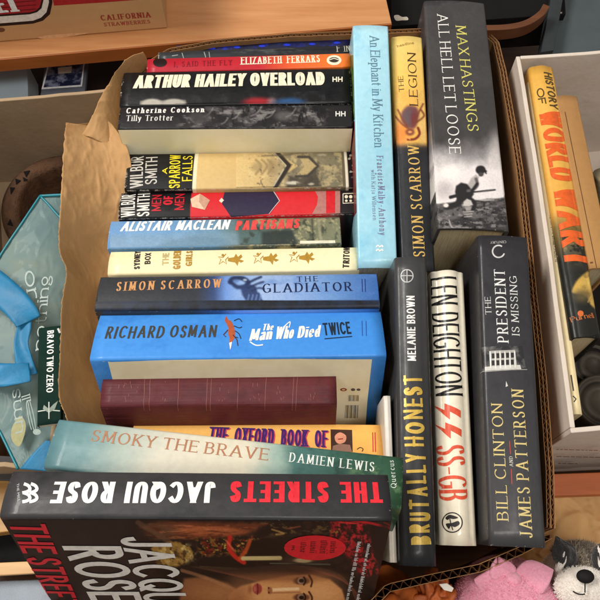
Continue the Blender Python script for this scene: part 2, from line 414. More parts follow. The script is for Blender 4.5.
# ------------------------------------------------------------------ printed surfaces
class Surf:
    """a printed face: 2-D shapes are laid on it, a tenth of a millimetre proud of it"""
    def __init__(s, O, U, V, N, base=None, parent=None, lim=None):
        s.O, s.U, s.V, s.N = O, U, V, N; s.parent = parent; s.base = base or O
        s.knots = None; s.lim = lim; s.acc = {}; s.top = {}
        s.M = parent.matrix_world.inverted() if parent else Matrix.Identity(4)
    def F(s, p, side=0):
        d = hit(p[0], p[1], s.O, s.N)-s.O
        return (d.dot(s.U), d.dot(s.V))
    def surf(s, u, t, off): return s.M @ (s.O+s.U*u+s.V*t+s.N*off)
    def add(s, part, verts, faces, material, level=0, lay=None):
        if part not in s.acc: s.acc[part] = [bmesh.new(), []]
        bm0, mats = s.acc[part]
        if material not in mats: mats.append(material)
        mi = mats.index(material)
        lay = lay or [0]*len(faces)
        for L in sorted(set(lay)):
            bm = bmesh.new(); vs = [bm.verts.new((v[0], v[1], 0)) for v in verts]
            for f, l in zip(faces, lay):
                if l == L:
                    try: bm.faces.new([vs[i] for i in f])
                    except ValueError: pass
            for v in [v for v in bm.verts if not v.link_faces]: bm.verts.remove(v)
            if not bm.verts: bm.free(); continue
            big = [f for f in bm.faces if len(f.verts) > 4]
            if big: bmesh.ops.triangulate(bm, faces=big, ngon_method='EAR_CLIP')
            def cut(co, no, clear=False):
                bmesh.ops.bisect_plane(bm, geom=bm.verts[:]+bm.edges[:]+bm.faces[:], dist=1e-7, plane_co=co, plane_no=no, clear_outer=clear)
            if s.lim:
                u0, u1, t0, t1 = s.lim
                if getattr(s, 'face', 0) == 1: t0 = s.edge+.0002
                if getattr(s, 'face', 0) == -1: t1 = -s.edge+.0006
                if any(v.co.x < u0 or v.co.x > u1 or v.co.y < t0 or v.co.y > t1 for v in bm.verts):
                    cut((u0, 0, 0), (-1, 0, 0), True); cut((u1, 0, 0), (1, 0, 0), True)
                    cut((0, t0, 0), (0, -1, 0), True); cut((0, t1, 0), (0, 1, 0), True)
            if not bm.verts: bm.free(); continue
            if s.knots:
                a = min(v.co.y for v in bm.verts); b = max(v.co.y for v in bm.verts)
                for k in s.knots:
                    if a+1e-6 < k < b-1e-6: cut((0, k, 0), (0, 1, 0))
            off = .00010+level*.00009+L*.000016
            mp = {}
            for v in bm.verts: mp[v] = bm0.verts.new(s.surf(v.co.x, v.co.y, off))
            for f in bm.faces:
                if f.calc_area() < 1e-12: continue
                nf = bm0.faces.new([mp[v] for v in f.verts]); nf.material_index = mi
            bm.free()
    def text(s, part, string, a, b, h, color, style='serif', level=2, metal=0, rough=.42, **kw):
        """baseline from photo spot a to b, capitals h photo pixels tall"""
        A, B = s.F(a), s.F(b)
        A, B = Vector(A), Vector(B); e = B-A; Lw = e.length; e.normalize(); up = Vector((-e.y, e.x))
        d = Vector((b[0]-a[0], b[1]-a[1])).normalized(); n = Vector((d.y, -d.x))   # up in the picture (y down)
        q = Vector(s.F((a[0]+n.x*h, a[1]+n.y*h)))
        Hh = abs((q-A).dot(up))
        if (q-A).dot(up) < 0: up = -up
        ratio = Lw/Hh
        S = {'serif': dict(V=.135, H=.055, serif=.09, gap=.26, ang=.2), 'serifb': dict(V=.24, H=.09, serif=.08, gap=.2, ang=.1),
             'bold': dict(V=.25, H=.17, gap=.1), 'black': dict(V=.34, H=.22, gap=.06), 'cond': dict(V=.2, H=.14, gap=.12), 'thin': dict(V=.09, H=.075, gap=.14),
             'brush': dict(V=.22, H=.16, gap=.12, jit=.05, round_=True, ang=.5), 'script': dict(V=.17, H=.07, gap=.04, ang=.35, shear=.22)}
        if style == 'sans': v, f, l = sans(string, ratio, kw.get('off', 0), kw.get('shear', 0))
        else:
            k = dict(S[style]); k.update(kw); v, f, l = lettering(string, ratio, **k)
        v = [tuple(A+e*(x*Hh)+up*(y*Hh)) for x, y in v]
        s.add(part, v, f, ink(color, rough, metal), level, l)
    def poly(s, part, pts, color, level=0, smooth=False, closed=True):
        if smooth: pts = spl(pts, 5, True)
        v = [s.F(p) for p in pts]
        m = color if isinstance(color, bpy.types.Material) else ink(color)
        s.add(part, v, [tuple(range(len(v)))], m, level)
    def disc(s, part, c, rx, ry, color, level=1, rot=0, n=24):
        r = math.radians(rot)
        s.poly(part, [(c[0]+rx*math.cos(t)*math.cos(r)-ry*math.sin(t)*math.sin(r), c[1]+rx*math.cos(t)*math.sin(r)+ry*math.sin(t)*math.cos(r)) for t in [2*PI*i/n for i in range(n)]], color, level)
    def line(s, part, pts, w, color, level=1, smooth=False):
        if smooth: pts = spl(pts, 5)
        P = [Vector(p) for p in pts]; L, R = [], []
        for i, p in enumerate(P):
            d = (P[min(i+1, len(P)-1)]-P[max(i-1, 0)]).normalized(); n = Vector((-d.y, d.x))*w/2
            L.append(p+n); R.append(p-n)
        v = [s.F(p) for p in L]+[s.F(p) for p in R]; n = len(P)
        m = color if isinstance(color, bpy.types.Material) else ink(color)
        s.add(part, v, [(i, i+1, n+i+1, n+i) for i in range(n-1)], m, level)
    def rand(s, part, quad, n, colors, size, level=0, stretch=2.0, seed=1):
        """blotches of a printed photograph inside a px quad (x0,y0,x1,y1)"""
        rd = random.Random(seed)
        for i in range(n):
            cx = rd.uniform(quad[0], quad[2]); cy = rd.uniform(quad[1], quad[3]); r = rd.uniform(.4, 1)*size
            k = rd.uniform(1/stretch, 1)
            s.poly(part, [(cx+r*math.cos(t)*rd.uniform(.6, 1.2), cy+r*k*math.sin(t)*rd.uniform(.6, 1.2)) for t in [2*PI*j/8 for j in range(8)]], rd.choice(colors), level+(i % 9)*.12, smooth=True)
    def finish(s):
        for name, (bm, mats) in s.acc.items():
            if not bm.verts: bm.free(); continue
            link_mesh(name, bm, mats, s.parent)
        s.acc = {}

class Book(Surf):
    def __init__(s, name, label, quad, z, depth, nx=0, ny=0, cover=None, pages=None, kind='hard', bulge=.0015, rad=.002, vertical=False,
                 th=.0022, group='books standing spine up in the cardboard box', cat='book', twist=0, wave=0, sag=0):
        """quad = photo spots of the spine's top-left, top-right, bottom-right, bottom-left corners; z = height of the spine there"""
        N = Vector((nx, ny, 1)).normalized()
        cx = sum(p[0] for p in quad)/4; cy = sum(p[1] for p in quad)/4
        O = at(cx, cy, z)
        drop = bulge+.35*rad
        P = [hit(p[0], p[1], O-N*drop, N)+N*drop for p in quad]
        TL, TR, BR, BL = P
        if vertical:
            U = ((TL+TR)-(BL+BR)).normalized(); L = ((TL-BL).length+(TR-BR).length)/2
        else:
            U = ((TR+BR)-(TL+BL)).normalized(); L = ((TR-TL).length+(BR-BL).length)/2
        U = (U-N*U.dot(N)).normalized(); V = N.cross(U)
        O = O+V*((TL+TR+BR+BL)/4-O).dot(V)+U*((TL+TR+BR+BL)/4-O).dot(U)
        vs = [(p-O).dot(V) for p in P]
        T = (abs((vs[0]-vs[3]))+abs(vs[1]-vs[2]))/2 if not vertical else (abs(vs[0]-vs[1])+abs(vs[3]-vs[2]))/2
        s.L, s.T, s.D = L, T, depth
        s.kind = kind; s.bulge = bulge
        root = empty(name, label, cat, O-N*depth, U, V, N, group)
        bpy.context.view_layer.update()
        root.matrix_world = Matrix(((U.x, V.x, N.x, (O-N*depth).x), (U.y, V.y, N.y, (O-N*depth).y), (U.z, V.z, N.z, (O-N*depth).z), (0, 0, 0, 1)))
        Surf.__init__(s, O, U, V, N, parent=root)
        s.M = root.matrix_world.inverted()
        rad = min(rad, T*.3); r = rad
        prof = []
        for i in range(6):
            a = PI-(PI/2)*i/5
            prof.append((-T/2+r+r*math.cos(a), -bulge-r+r*math.sin(a)))
        for i in range(1, 10):
            v = (-1+2*i/10)*(T/2-r)
            prof.append((v, -bulge*(v/(T/2-r))**2))
        prof += [(-v, n) for v, n in reversed(prof[:6])]
        prof = [(-T/2, -depth)]+prof+[(T/2, -depth)]
        arcs = [0]
        for a, b in zip(prof, prof[1:]): arcs.append(arcs[-1]+math.hypot(b[0]-a[0], b[1]-a[1]))
        h = arcs[-1]/2; s.prof = prof; s.arcs = [a-h for a in arcs]; s.half = h
        s.edge = -s.arcs[1]                        # arc distance from spine centre to the start of a board
        s.ncorner = prof[1][1]
        s.knots = s.arcs[1:-1]
        s.lim = (-L/2+.0002, L/2-.0002, -h, h)
        s.face = 0
        # cover: a folded sheet with thickness
        bm = bmesh.new(); uvl = bm.loops.layers.uv.new('UVMap')
        def off(i, t):
            v, n = prof[i]
            a = prof[max(0, i-1)]; b = prof[min(len(prof)-1, i+1)]
            d = Vector((b[0]-a[0], b[1]-a[1])).normalized(); q = Vector((-d.y, d.x))
            return (v-q.x*t, n-q.y*t)
        nu = 22; K = len(prof)
        rd = random.Random(name+label)
        ph = [rd.uniform(0, 6) for _ in range(4)]
        s.wv = lambda u: wave*(math.sin(u*40+ph[0])*.6+math.sin(u*95+ph[1])*.4)-sag*(1-(2*u/L)**2)
        outer, inner = [], []
        for j in range(nu+1):
            u = -L/2+L*j/nu
            e = [0]*K
            outer.append([bm.verts.new((u, prof[i][0], prof[i][1]+depth+s.wv(u))) for i in range(K)])
            inner.append([bm.verts.new((u, off(i, th)[0], off(i, th)[1]+depth+s.wv(u))) for i in range(K)])
        def quadf(a, b, c, d, uvs):
            f = bm.faces.new((a, b, c, d)); f.smooth = True
            for lp, uv in zip(f.loops, uvs): lp[uvl].uv = uv
            return f
        sc_ = lambda i: (s.arcs[i]+s.edge)/(2*s.edge)
        for j in range(nu):
            u0, u1 = j/nu, (j+1)/nu
            for i in range(K-1):
                quadf(outer[j][i], outer[j+1][i], outer[j+1][i+1], outer[j][i+1], ((u0, sc_(i)), (u1, sc_(i)), (u1, sc_(i+1)), (u0, sc_(i+1))))
                quadf(inner[j][i+1], inner[j+1][i+1], inner[j+1][i], inner[j][i], ((u0, sc_(i+1)), (u1, sc_(i+1)), (u1, sc_(i)), (u0, sc_(i))))
            for i in (0, K-1):
                f = quadf(outer[j][i], inner[j][i], inner[j+1][i], outer[j+1][i], ((u0, .5),)*4); f.smooth = False
        for j, uu in ((0, 0), (nu, 1)):
            for i in range(K-1):
                f = quadf(outer[j][i], outer[j][i+1], inner[j][i+1], inner[j][i], ((uu, .5),)*4); f.smooth = False
        bmesh.ops.recalc_face_normals(bm, faces=bm.faces)
        s.cover = link_mesh('cover', bm, cover, root)
        # leaves
        e = .003 if kind == 'hard' else .0003
        bm = bmesh.new()
        t = th+.0002
        x0, x1 = -L/2+e, L/2-e
        if kind == 'hard': y = T/2-t
        else: y = T/2-t
        zt = depth-bulge-t-.001-sag
        zb = .003 if kind == 'hard' else .0002
        n = 12; rows = []
        for j in range(n+1):
            v = -y+2*y*j/n
            dz = bulge*(1-(v/y)**2)*.8
            rows.append([bm.verts.new(p) for p in ((x0, v, zb), (x1, v, zb), (x1, v, zt+dz), (x0, v, zt+dz))])
        for a, b in zip(rows, rows[1:]):
            for i in range(4): bm.faces.new((a[i], a[(i+1) % 4], b[(i+1) % 4], b[i]))
        bm.faces.new(rows[0]); bm.faces.new(rows[-1])
        bmesh.ops.recalc_face_normals(bm, faces=bm.faces)
        link_mesh('pages', bm, pages or PAGES, root)
        s.parent = s.cover
    def on(s, face): s.face = face; return s       # 0 spine, -1 board towards the photographer (or right), +1 the other board
    def nat(s, v):
        p = s.prof
        for i in range(1, len(p)-2):
            if p[i][0] <= v <= p[i+1][0] and p[i+1][0] > p[i][0]:
                return p[i][1]+(v-p[i][0])/(p[i+1][0]-p[i][0])*(p[i+1][1]-p[i][1])
        return s.ncorner
    def v2s(s, v):
        p, a = s.prof, s.arcs
        for i in range(1, len(p)-2):
            if p[i][0] <= v <= p[i+1][0]:
                t = (v-p[i][0])/max(1e-9, p[i+1][0]-p[i][0]); return a[i]+t*(a[i+1]-a[i])
        return v/(s.T/2)*s.edge
    def F(s, p):
        if s.face == 0:
            h = 0
            for _ in range(4):
                d = hit(p[0], p[1], s.O+s.N*h, s.N)-s.O; v = d.dot(s.V); h = s.nat(v)
            return (d.dot(s.U), s.v2s(v))
        N = s.V*s.face; O = s.O+N*s.T/2
        d = hit(p[0], p[1], O, N)-O
        return (d.dot(s.U), s.face*(s.edge+(s.ncorner-d.dot(s.N))))
    def surf(s, u, t, off):
        a = s.arcs; i = 0
        t = max(a[0]+1e-6, min(a[-1]-1e-6, t))
        while i < len(a)-2 and a[i+1] < t: i += 1
        k = (t-a[i])/(a[i+1]-a[i]); p, q = s.prof[i], s.prof[i+1]
        v = p[0]+(q[0]-p[0])*k; n = p[1]+(q[1]-p[1])*k
        # normal averaged at the knots
        def nr(i):
            A = s.prof[max(0, i-1)]; B = s.prof[min(len(s.prof)-1, i+1)]
            d = Vector((B[0]-A[0], B[1]-A[1])).normalized(); return Vector((-d.y, d.x))
        if i == 0: na = Vector((-1, 0)); nb = nr(1)
        else: na, nb = nr(i), nr(min(i+1, len(s.prof)-1))
        if i == 0 and k < .98: nn = Vector((-1, 0))
        elif i >= len(s.prof)-2 and k > .02: nn = Vector((1, 0))
        else: nn = (na*(1-k)+nb*k).normalized()
        return Vector((u, v+nn.x*off, n+nn.y*off+s.D+s.wv(u)))
PAGES = pages_mat('aged_paper_leaves', C(214, 196, 158, .9))
PAGESW = pages_mat('white_paper_leaves', C(226, 216, 192, .95))
# ------------------------------------------------------------------ printed pictures (colours of the print itself, painted by formula)
import numpy as np
def vnoise(X, Y, scale, seed, octv=4, rough=.55, sx=1, sy=1):
    rs = np.random.RandomState(seed); out = np.zeros_like(X); amp = 1; tot = 0; f = 1/scale
    for o in range(octv):
        g = rs.rand(64, 64)
        x = X*f*sx+37.3*o; y = Y*f*sy+11.7*o
        xi = np.floor(x).astype(int); yi = np.floor(y).astype(int); fx = x-xi; fy = y-yi
        fx = fx*fx*(3-2*fx); fy = fy*fy*(3-2*fy)
        a = g[yi % 64, xi % 64]; b = g[yi % 64, (xi+1) % 64]; c = g[(yi+1) % 64, xi % 64]; d = g[(yi+1) % 64, (xi+1) % 64]
        out += amp*((a*(1-fx)+b*fx)*(1-fy)+(c*(1-fx)+d*fx)*fy); tot += amp; amp *= rough; f *= 2.1
    return out/tot
def sst(e0, e1, x):
    t = np.clip((x-e0)/(e1-e0), 0, 1); return t*t*(3-2*t)
class Paint:
    k = 1.0        # softness of every edge
    def __init__(s, TL, TR, BR, BL, step=1.0):
        w = max(abs(TR[0]-TL[0]), abs(BR[0]-BL[0]), abs(TR[1]-TL[1])); h = max(abs(BL[1]-TL[1]), abs(BR[1]-TR[1]))
        s.nx, s.ny = max(4, int(w/step)), max(4, int(h/step))
        A, B = np.meshgrid(np.linspace(0, 1, s.nx+1), np.linspace(0, 1, s.ny+1))
        q = [np.array(p, float) for p in (TL, TR, BR, BL)]
        s.X = (1-B)*((1-A)*q[0][0]+A*q[1][0])+B*((1-A)*q[3][0]+A*q[2][0])
        s.Y = (1-B)*((1-A)*q[0][1]+A*q[1][1])+B*((1-A)*q[3][1]+A*q[2][1])
        s.C = np.zeros(s.X.shape+(3,)); s.A, s.B = A, B
    def mix(s, m, col): s.C = s.C*(1-m[..., None])+np.array(col, float)*m[..., None]; return s
    def base(s, c): s.C[:] = c; return s
    def ramp(s, axis, stops):
        t = {'x': s.X, 'y': s.Y, 'a': s.A, 'b': s.B}[axis]
        for k in range(3): s.C[..., k] = np.interp(t, [p[0] for p in stops], [p[1][k] for p in stops])
        return s
    def ell(s, cx, cy, rx, ry, col, soft=.3, al=1, rot=0, ns=0):
        soft *= s.k if soft < .75 else 1
        r = math.radians(rot); dx = s.X-cx; dy = s.Y-cy
        u = (dx*math.cos(r)+dy*math.sin(r))/rx; v = (-dx*math.sin(r)+dy*math.cos(r))/ry
        d = np.sqrt(u*u+v*v)
        if ns: d = d+ns*(vnoise(s.X, s.Y, 6, int(cx*7+cy))-.5)
        return s.mix(al*(1-sst(1-soft, 1+soft, d)), col)
    def dist(s, pts, closed=True):
        d = np.full(s.X.shape, 1e9); n = len(pts)
        for i in range(n if closed else n-1):
            ax, ay = pts[i]; bx, by = pts[(i+1) % n]; ex, ey = bx-ax, by-ay
            t = np.clip(((s.X-ax)*ex+(s.Y-ay)*ey)/(ex*ex+ey*ey+1e-9), 0, 1)
            d = np.minimum(d, np.hypot(s.X-ax-t*ex, s.Y-ay-t*ey))
        if not closed: return d
        ins = np.zeros(s.X.shape, bool)
        for i in range(n):
            ax, ay = pts[i]; bx, by = pts[(i+1) % n]
            if ay == by: continue
            c = ((ay > s.Y) != (by > s.Y)) & (s.X < (bx-ax)*(s.Y-ay)/(by-ay)+ax); ins ^= c
        return np.where(ins, -d, d)
    def poly(s, pts, col, soft=.8, al=1, smooth=False, ns=0):
        if smooth: pts = spl(pts, 4, True)
        d = s.dist(pts); soft *= s.k
        if ns: d = d+ns*(vnoise(s.X, s.Y, 5, int(pts[0][0]*3))-.5)*2
        return s.mix(al*(1-sst(-soft, soft, d)), col)
    def line(s, pts, w, col, soft=.6, al=1, smooth=True):
        if smooth and len(pts) > 2: pts = spl(pts, 4)
        soft *= s.k
        return s.mix(al*(1-sst(w/2-soft, w/2+soft, s.dist(pts, False))), col)
    def noise(s, scale, lo, hi, col, al=1, seed=1, mask=None, sx=1, sy=1, octv=4):
        m = sst(lo, hi, vnoise(s.X, s.Y, scale, seed, octv, .6, sx, sy))*al
        if mask is not None: m = m*mask
        return s.mix(m, col)
    def mask(s, pts, soft=3): return 1-sst(-soft, soft, s.dist(pts))
    def emask(s, cx, cy, rx, ry, soft=.4):
        return 1-sst(1-soft, 1+soft, np.sqrt(((s.X-cx)/rx)**2+((s.Y-cy)/ry)**2))
def raster(b, part, P, level=0.0, rough=.44):
    key = ('raster', rough)
    if key not in _m:
        nt = NT('printed_picture'); at_ = nt.n('ShaderNodeAttribute', attribute_name='print')
        ob = nt.n('ShaderNodeTexCoord').outputs['Object']
        g = ramp(nt, noisetex(nt, ob, 500, 2), [(.3, (.9, .9, .9)), (.7, (1.06, 1.06, 1.06))])
        mu = nt.n('ShaderNodeMix', data_type='RGBA', blend_type='MULTIPLY'); mu.inputs[0].default_value = 1
        nt.l(at_.outputs['Color'], mu.inputs[6]); nt.l(g, mu.inputs[7]); nt.l(mu.outputs[2], nt.b.inputs['Base Color'])
        nt.b.inputs['Roughness'].default_value = rough; nt.b.inputs['Specular IOR Level'].default_value = .3
        nt.b.inputs['Coat Weight'].default_value = .15; nt.b.inputs['Coat Roughness'].default_value = .12
        bump(nt, noisetex(nt, ob, 55, 4), .6, .0007)
        _m[key] = nt.m
    ny, nx = P.X.shape; vs = []; ok = []
    u0, u1, t0, t1 = b.lim if b.lim else (-9, 9, -9, 9)
    f = getattr(b, 'face', 0)
    if f == -1: t1 = -b.edge+.0004
    if f == 1: t0 = b.edge
    for j in range(ny):
        for i in range(nx):
            u, t = b.F((P.X[j, i], P.Y[j, i]))
            uc, tc = min(max(u, u0), u1), min(max(t, t0), t1)
            ok.append((uc != u)*(1 if u < u0 else 2)+(tc != t)*(4 if t < t0 else 8))
            vs.append(b.surf(uc, tc, .00009+level*.00009))
    me = bpy.data.meshes.new(part); fs = []
    for j in range(ny-1):
        for i in range(nx-1):
            q = (j*nx+i, j*nx+i+1, (j+1)*nx+i+1, (j+1)*nx+i)
            if ok[q[0]] & ok[q[1]] & ok[q[2]] & ok[q[3]]: continue
            fs.append(q)
    me.from_pydata(vs, [], fs); me.update()
    C_ = np.clip(P.C, 0, 255)/255; L_ = np.where(C_ <= .04045, C_/12.92, ((C_+.055)/1.055)**2.4)
    ca = me.color_attributes.new('print', 'FLOAT_COLOR', 'POINT')
    flat_ = np.concatenate([L_, np.ones(L_.shape[:2]+(1,))], 2).reshape(-1).astype(np.float32); ca.data.foreach_set('color', flat_)
    me.materials.append(_m[key])
    for p in me.polygons: p.use_smooth = True
    bm = bmesh.new(); bm.from_mesh(me)
    for v in [v for v in bm.verts if not v.link_faces]: bm.verts.remove(v)
    if sum(f_.normal.dot(Vector((0, 0, 1))) for f_ in list(bm.faces)[:200]) < 0 and f == 0: bmesh.ops.reverse_faces(bm, faces=bm.faces)
    bm.to_mesh(me); bm.free()
    o = bpy.data.objects.new(part, me); col.objects.link(o)
    if b.parent: o.parent = b.parent
    return o
# ------------------------------------------------------------------ the books, lying rows first (spines run left to right)
K_ = C(20, 20, 22); CREAM = C(238, 228, 200); WHITE = C(240, 238, 232)
def fin(b):
    b.finish(); return b
def hp(b, part, x, y, s, c, lv=2):      # the little boxed two-letter device of a publisher
    for dx in (0, s*1.1):
        b.line(part, [(x+dx, y-s*.5), (x+dx, y+s*.5)], s*.22, c, lv); b.line(part, [(x+dx+s*.7, y-s*.5), (x+dx+s*.7, y+s*.5)], s*.22, c, lv+.2)
        b.line(part, [(x+dx, y), (x+dx+s*.7, y)], s*.22, c, lv+.4)

blue_back = cover_mat('blue_foil_cover', [(0, C(16, 18, 40)), (1, C(18, 22, 60))], clouds=(C(18, 36, 150), 70, .52, .66, (1, 1, 1)), wear=.3)
b = Book('book', 'black and shiny cobalt blue cover at the very back of the row', [(176, 45), (350, 37), (350, 47), (177, 55)], -.022, .14, .0, .08, blue_back, wave=.0003)
for i in range(6):
    x = 212+i*25; b.on(0).disc('blue_spots', (x, 50.2-(x-176)*.046), 3.4, 1.1, C(26, 50, 200), 1)
fin(b)
worn = cover_mat('worn_charcoal_cover', [(0, C(40, 46, 50)), (.5, C(34, 36, 40)), (1, C(22, 22, 28))], wear=1.0, clouds=(C(92, 98, 98), 60, .56, .75, (.3, 1, 1)))
b = Book('book', 'worn charcoal book with faded grey lettering, behind the red and orange spine', [(158, 52), (351, 45), (352, 54), (159, 61)], -.012, .14, .0, .08, worn)
b.text('title_lettering', 'F IN', (337, 52.3), (350, 51.7), 6, C(190, 186, 170), 'serif')
b.line('faded_mark', [(182, 53), (184, 60)], .8, C(150, 155, 150)); b.line('faded_mark', [(204, 52), (206, 59)], .8, C(150, 155, 150)); b.line('faded_mark', [(209, 52), (210, 59)], .8, C(140, 145, 140))
b.line('faded_mark', [(172, 56), (178, 55)], .8, C(150, 155, 150))
fin(b)
red = cover_mat('red_to_orange_cover', [(0, C(168, 22, 42)), (.55, C(184, 30, 42)), (.72, C(224, 92, 40)), (1, C(236, 122, 44))], wear=.5)
b = Book('book', 'thin red spine shading to orange with a cream oval at its right end', [(147, 59), (350, 53), (351, 67), (148, 72.5)], -.006, .14, .0, .09, red)
b.text('title_lettering', 'I, SAID THE FLY', (174, 67), (232, 65), 5, C(128, 18, 34), 'serif')
b.text('author_lettering', 'ELIZABETH FERRARS', (241, 64.8), (320, 62.4), 7.2, CREAM, 'serifb')
b.disc('publisher_oval', (334, 60.3), 7.4, 5, CREAM); b.disc('publisher_oval', (334, 60), 5, 2.6, C(60, 50, 45), 2); b.line('publisher_oval', [(329.5, 60), (334, 58.6), (338.5, 60)], .8, CREAM, 3)
b.disc('round_emblem', (160, 62.5), 7, 4.6, C(30, 14, 16))
fin(b)
blk = lambda nm, w=.6, k=12: cover_mat(nm, [(0, C(k, k, k+2)), (1, C(k-3, k-3, k))], wear=w)
b = Book('book', 'black spine with heavy cream capitals in one line, next to the thin red spine', [(123, 72.5), (350, 68), (352, 103), (121, 107)], 0, .145, .0, .1, blk('black_gloss_cover', .7), bulge=.0025, rad=.003, kind='hard')
b.text('author_lettering', 'ARTHUR HAILEY', (133, 88.6), (245, 86.2), 12.8, CREAM, 'bold', V=.27, H=.165, gap=.05, shear=.07, space=.22)
b.text('title_lettering', 'OVERLOAD', (250, 86.2), (325, 85.2), 13, CREAM, 'bold', V=.3, H=.165, gap=.055)
hp(b, 'publisher_mark', 333, 79.5, 5, CREAM)
p = Paint((128, 95.5), (325, 91), (326, 104.5), (128, 107), .8).base((12, 12, 13))
p.noise(9, .45, .8, (34, 33, 36)).ell(152, 104, 11, 5.2, (176, 170, 156), .25).ell(174, 104, 12, 5.2, (170, 164, 150), .25).poly([(140, 101), (186, 100), (186, 110), (140, 110)], (164, 158, 146), 1, .6)
p.ell(258, 103, 15, 5.5, (150, 24, 34), .5).ell(272, 103, 5, 5, (150, 120, 120), .6, .7).ell(290, 103, 15, 5, (34, 74, 120), .5)
raster(b, 'cover_art', p)
fin(b)
cook = cover_mat('dark_photo_cover', [(0, C(36, 34, 36)), (1, C(40, 32, 34))], wear=.6, clouds=[(C(112, 110, 108), 45, .5, .72, (1, 1.6, 1), [(.35, (0, 0, 0)), (.5, G1), (.75, G1), (.85, (.1, .1, .1))]), (C(8, 8, 10), 80, .52, .6, (1.5, .5, 1))])
b = Book('book', 'dark grey photographic spine with small white name over a cream board', [(120, 107), (351, 104), (353, 128), (119, 129)], 0, .15, .0, .1, cook, bulge=.001)
b.text('author_lettering', 'Catherine Cookson', (126, 113.6), (204, 112.4), 5.4, C(232, 228, 220), 'serifb', V=.17)
b.text('title_lettering', 'Tilly Trotter', (126, 121.3), (173, 120.6), 5.6, C(226, 222, 214), 'serif', V=.15)
hp(b, 'publisher_mark', 336, 114, 5, C(225, 222, 214))
p = Paint((121, 107.5), (350, 104.5), (351.5, 127.5), (120, 128.5), .8).base((30, 27, 29))
m = p.mask([(180, 104), (325, 102), (325, 130), (180, 130)], 12)
p.noise(14, .45, .7, (84, 80, 80), .9, 3, m, 1, 1.3).noise(5, .52, .72, (136, 132, 128), .8, 5, m, .5, 1.6).noise(6, .55, .7, (14, 13, 15), .9, 8, m, 1.5, .6)
for x, y, l in ((213, 108, 9), (262, 106, 10), (275, 110, 8), (240, 112, 7), (296, 108, 9), (228, 118, 6)): p.line([(x, y), (x-l*.5, y+l*.7), (x-l*1.1, y+l)], 1, (150, 146, 142), .7, .7)
p.ell(284, 116, 9, 5, (120, 116, 112), .6, .6).ell(200, 118, 12, 6, (66, 62, 62), .6, .8)
raster(b, 'cover_art', p, -.3)
b.on(-1).poly('board_print', [(118, 129.6), (356, 128.6), (356, 230), (118, 230)], photo_ink('cream_board_print', C(240, 230, 188), C(246, 238, 204), 40), 0)
fin(b)
spar = cover_mat('black_and_tan_cover', [(0, C(14, 13, 14)), (.290, C(14, 13, 14)), (.291, C(226, 214, 180)), (.305, C(226, 214, 180)), (.306, C(206, 176, 118)), (.56, C(196, 164, 108)), (.70, C(140, 120, 80)), (.95, C(92, 84, 62)), (.951, C(220, 212, 190)), (.963, C(220, 212, 190)), (.964, C(28, 22, 26)), (1, C(28, 22, 26))], wear=.9)
b = Book('book', 'spine half black half tan with stacked yellow title and a horned illustration', [(128, 154), (355, 151.5), (357, 187), (126, 190)], -.028, .15, .0, .12, spar, bulge=.002, rad=.002)
def stacked(b, part, s, x0, x1, yb, yt, c, st='bold', **k):   # letters that read upwards
    b.text(part, s, (x1, yb), (x1+.8, yt), x1-x0, c, st, **k)
stacked(b, 'author_lettering', 'WILBUR', 130, 143, 187.5, 156.5, C(196, 190, 180), V=.13, H=.11); stacked(b, 'author_lettering', 'SMITH', 145, 157, 184, 157, C(196, 190, 180), V=.13, H=.11)
stacked(b, 'title_lettering', 'A', 162, 167, 174, 168, C(236, 214, 40)); stacked(b, 'title_lettering', 'SPARROW', 169, 180, 188, 155, C(236, 214, 40), V=.13, H=.11); stacked(b, 'title_lettering', 'FALLS', 182, 192, 181, 156, C(236, 214, 40), V=.13, H=.11)
p = Paint((236, 153.2), (341.5, 151.6), (343, 187.3), (236, 189), .7).ramp('x', [(236, (206, 178, 120)), (262, (196, 168, 114)), (275, (172, 150, 108)), (290, (128, 116, 90)), (342, (112, 106, 84))])
p.noise(7, .45, .7, (214, 190, 134), .5, 2).noise(10, .5, .75, (84, 76, 62), .6, 4, p.mask([(272, 150), (345, 150), (345, 192), (272, 192)], 4))
for x in (256, 262, 268): p.line([(x, 160), (x+5, 166), (x, 174)], 2.2, (132, 112, 78), 1, .7)
p.ell(258, 167, 6, 5, (150, 130, 90), .6, .7, 0, .5).ell(272, 167, 5, 7, (140, 118, 82), .6, .7, 0, .5)
p.poly([(285, 158), (298, 166), (286, 174), (289, 166)], (186, 162, 108), .8)
p.line([(276, 152), (289, 165.5), (275, 188)], 4.4, (42, 36, 32), 1, 1, False).line([(273.6, 152), (286, 165.5), (272.6, 188)], .9, (206, 196, 170), .6, .9, False)
p.poly([(290, 176), (300, 178), (316, 168), (322, 190), (285, 190)], (58, 52, 44), 2, .8).poly([(300, 158.5), (308, 158.5), (317, 166), (307, 174.5), (297, 175), (304, 166.5)], (170, 150, 106), .8)
p.line([(298, 157), (309, 157), (318, 166), (308, 176), (296, 176.5)], 2.4, (60, 54, 48), .8, .95, False).ell(293, 183, 7, 1.8, (204, 196, 176), .5, .9, 0, .5).ell(311, 184, 3, 1.2, (190, 182, 160), .5, .8).ell(322, 155, 4, 1.2, (190, 180, 150), .6, .7)
p.line([(262, 156), (285, 155), (300, 153)], 1.5, (90, 80, 62), 1, .7).noise(3, .62, .75, (60, 52, 42), .5, 9, p.mask([(250, 150), (345, 150), (345, 192), (250, 192)], 5))
raster(b, 'cover_art', p)
b.rand('publisher_mark', (347, 155, 354, 182), 9, [C(120, 40, 40), C(150, 150, 130), C(70, 66, 60)], 2, 1, seed=6)
fin(b)
mom = cover_mat('black_and_red_cover', [(0, C(14, 13, 15)), (.298, C(14, 13, 15)), (.30, C(202, 34, 42)), (.85, C(206, 38, 44)), (.90, C(150, 90, 86)), (.93, C(60, 30, 32)), (.95, C(24, 20, 22)), (1, C(24, 20, 22))], wear=.9)
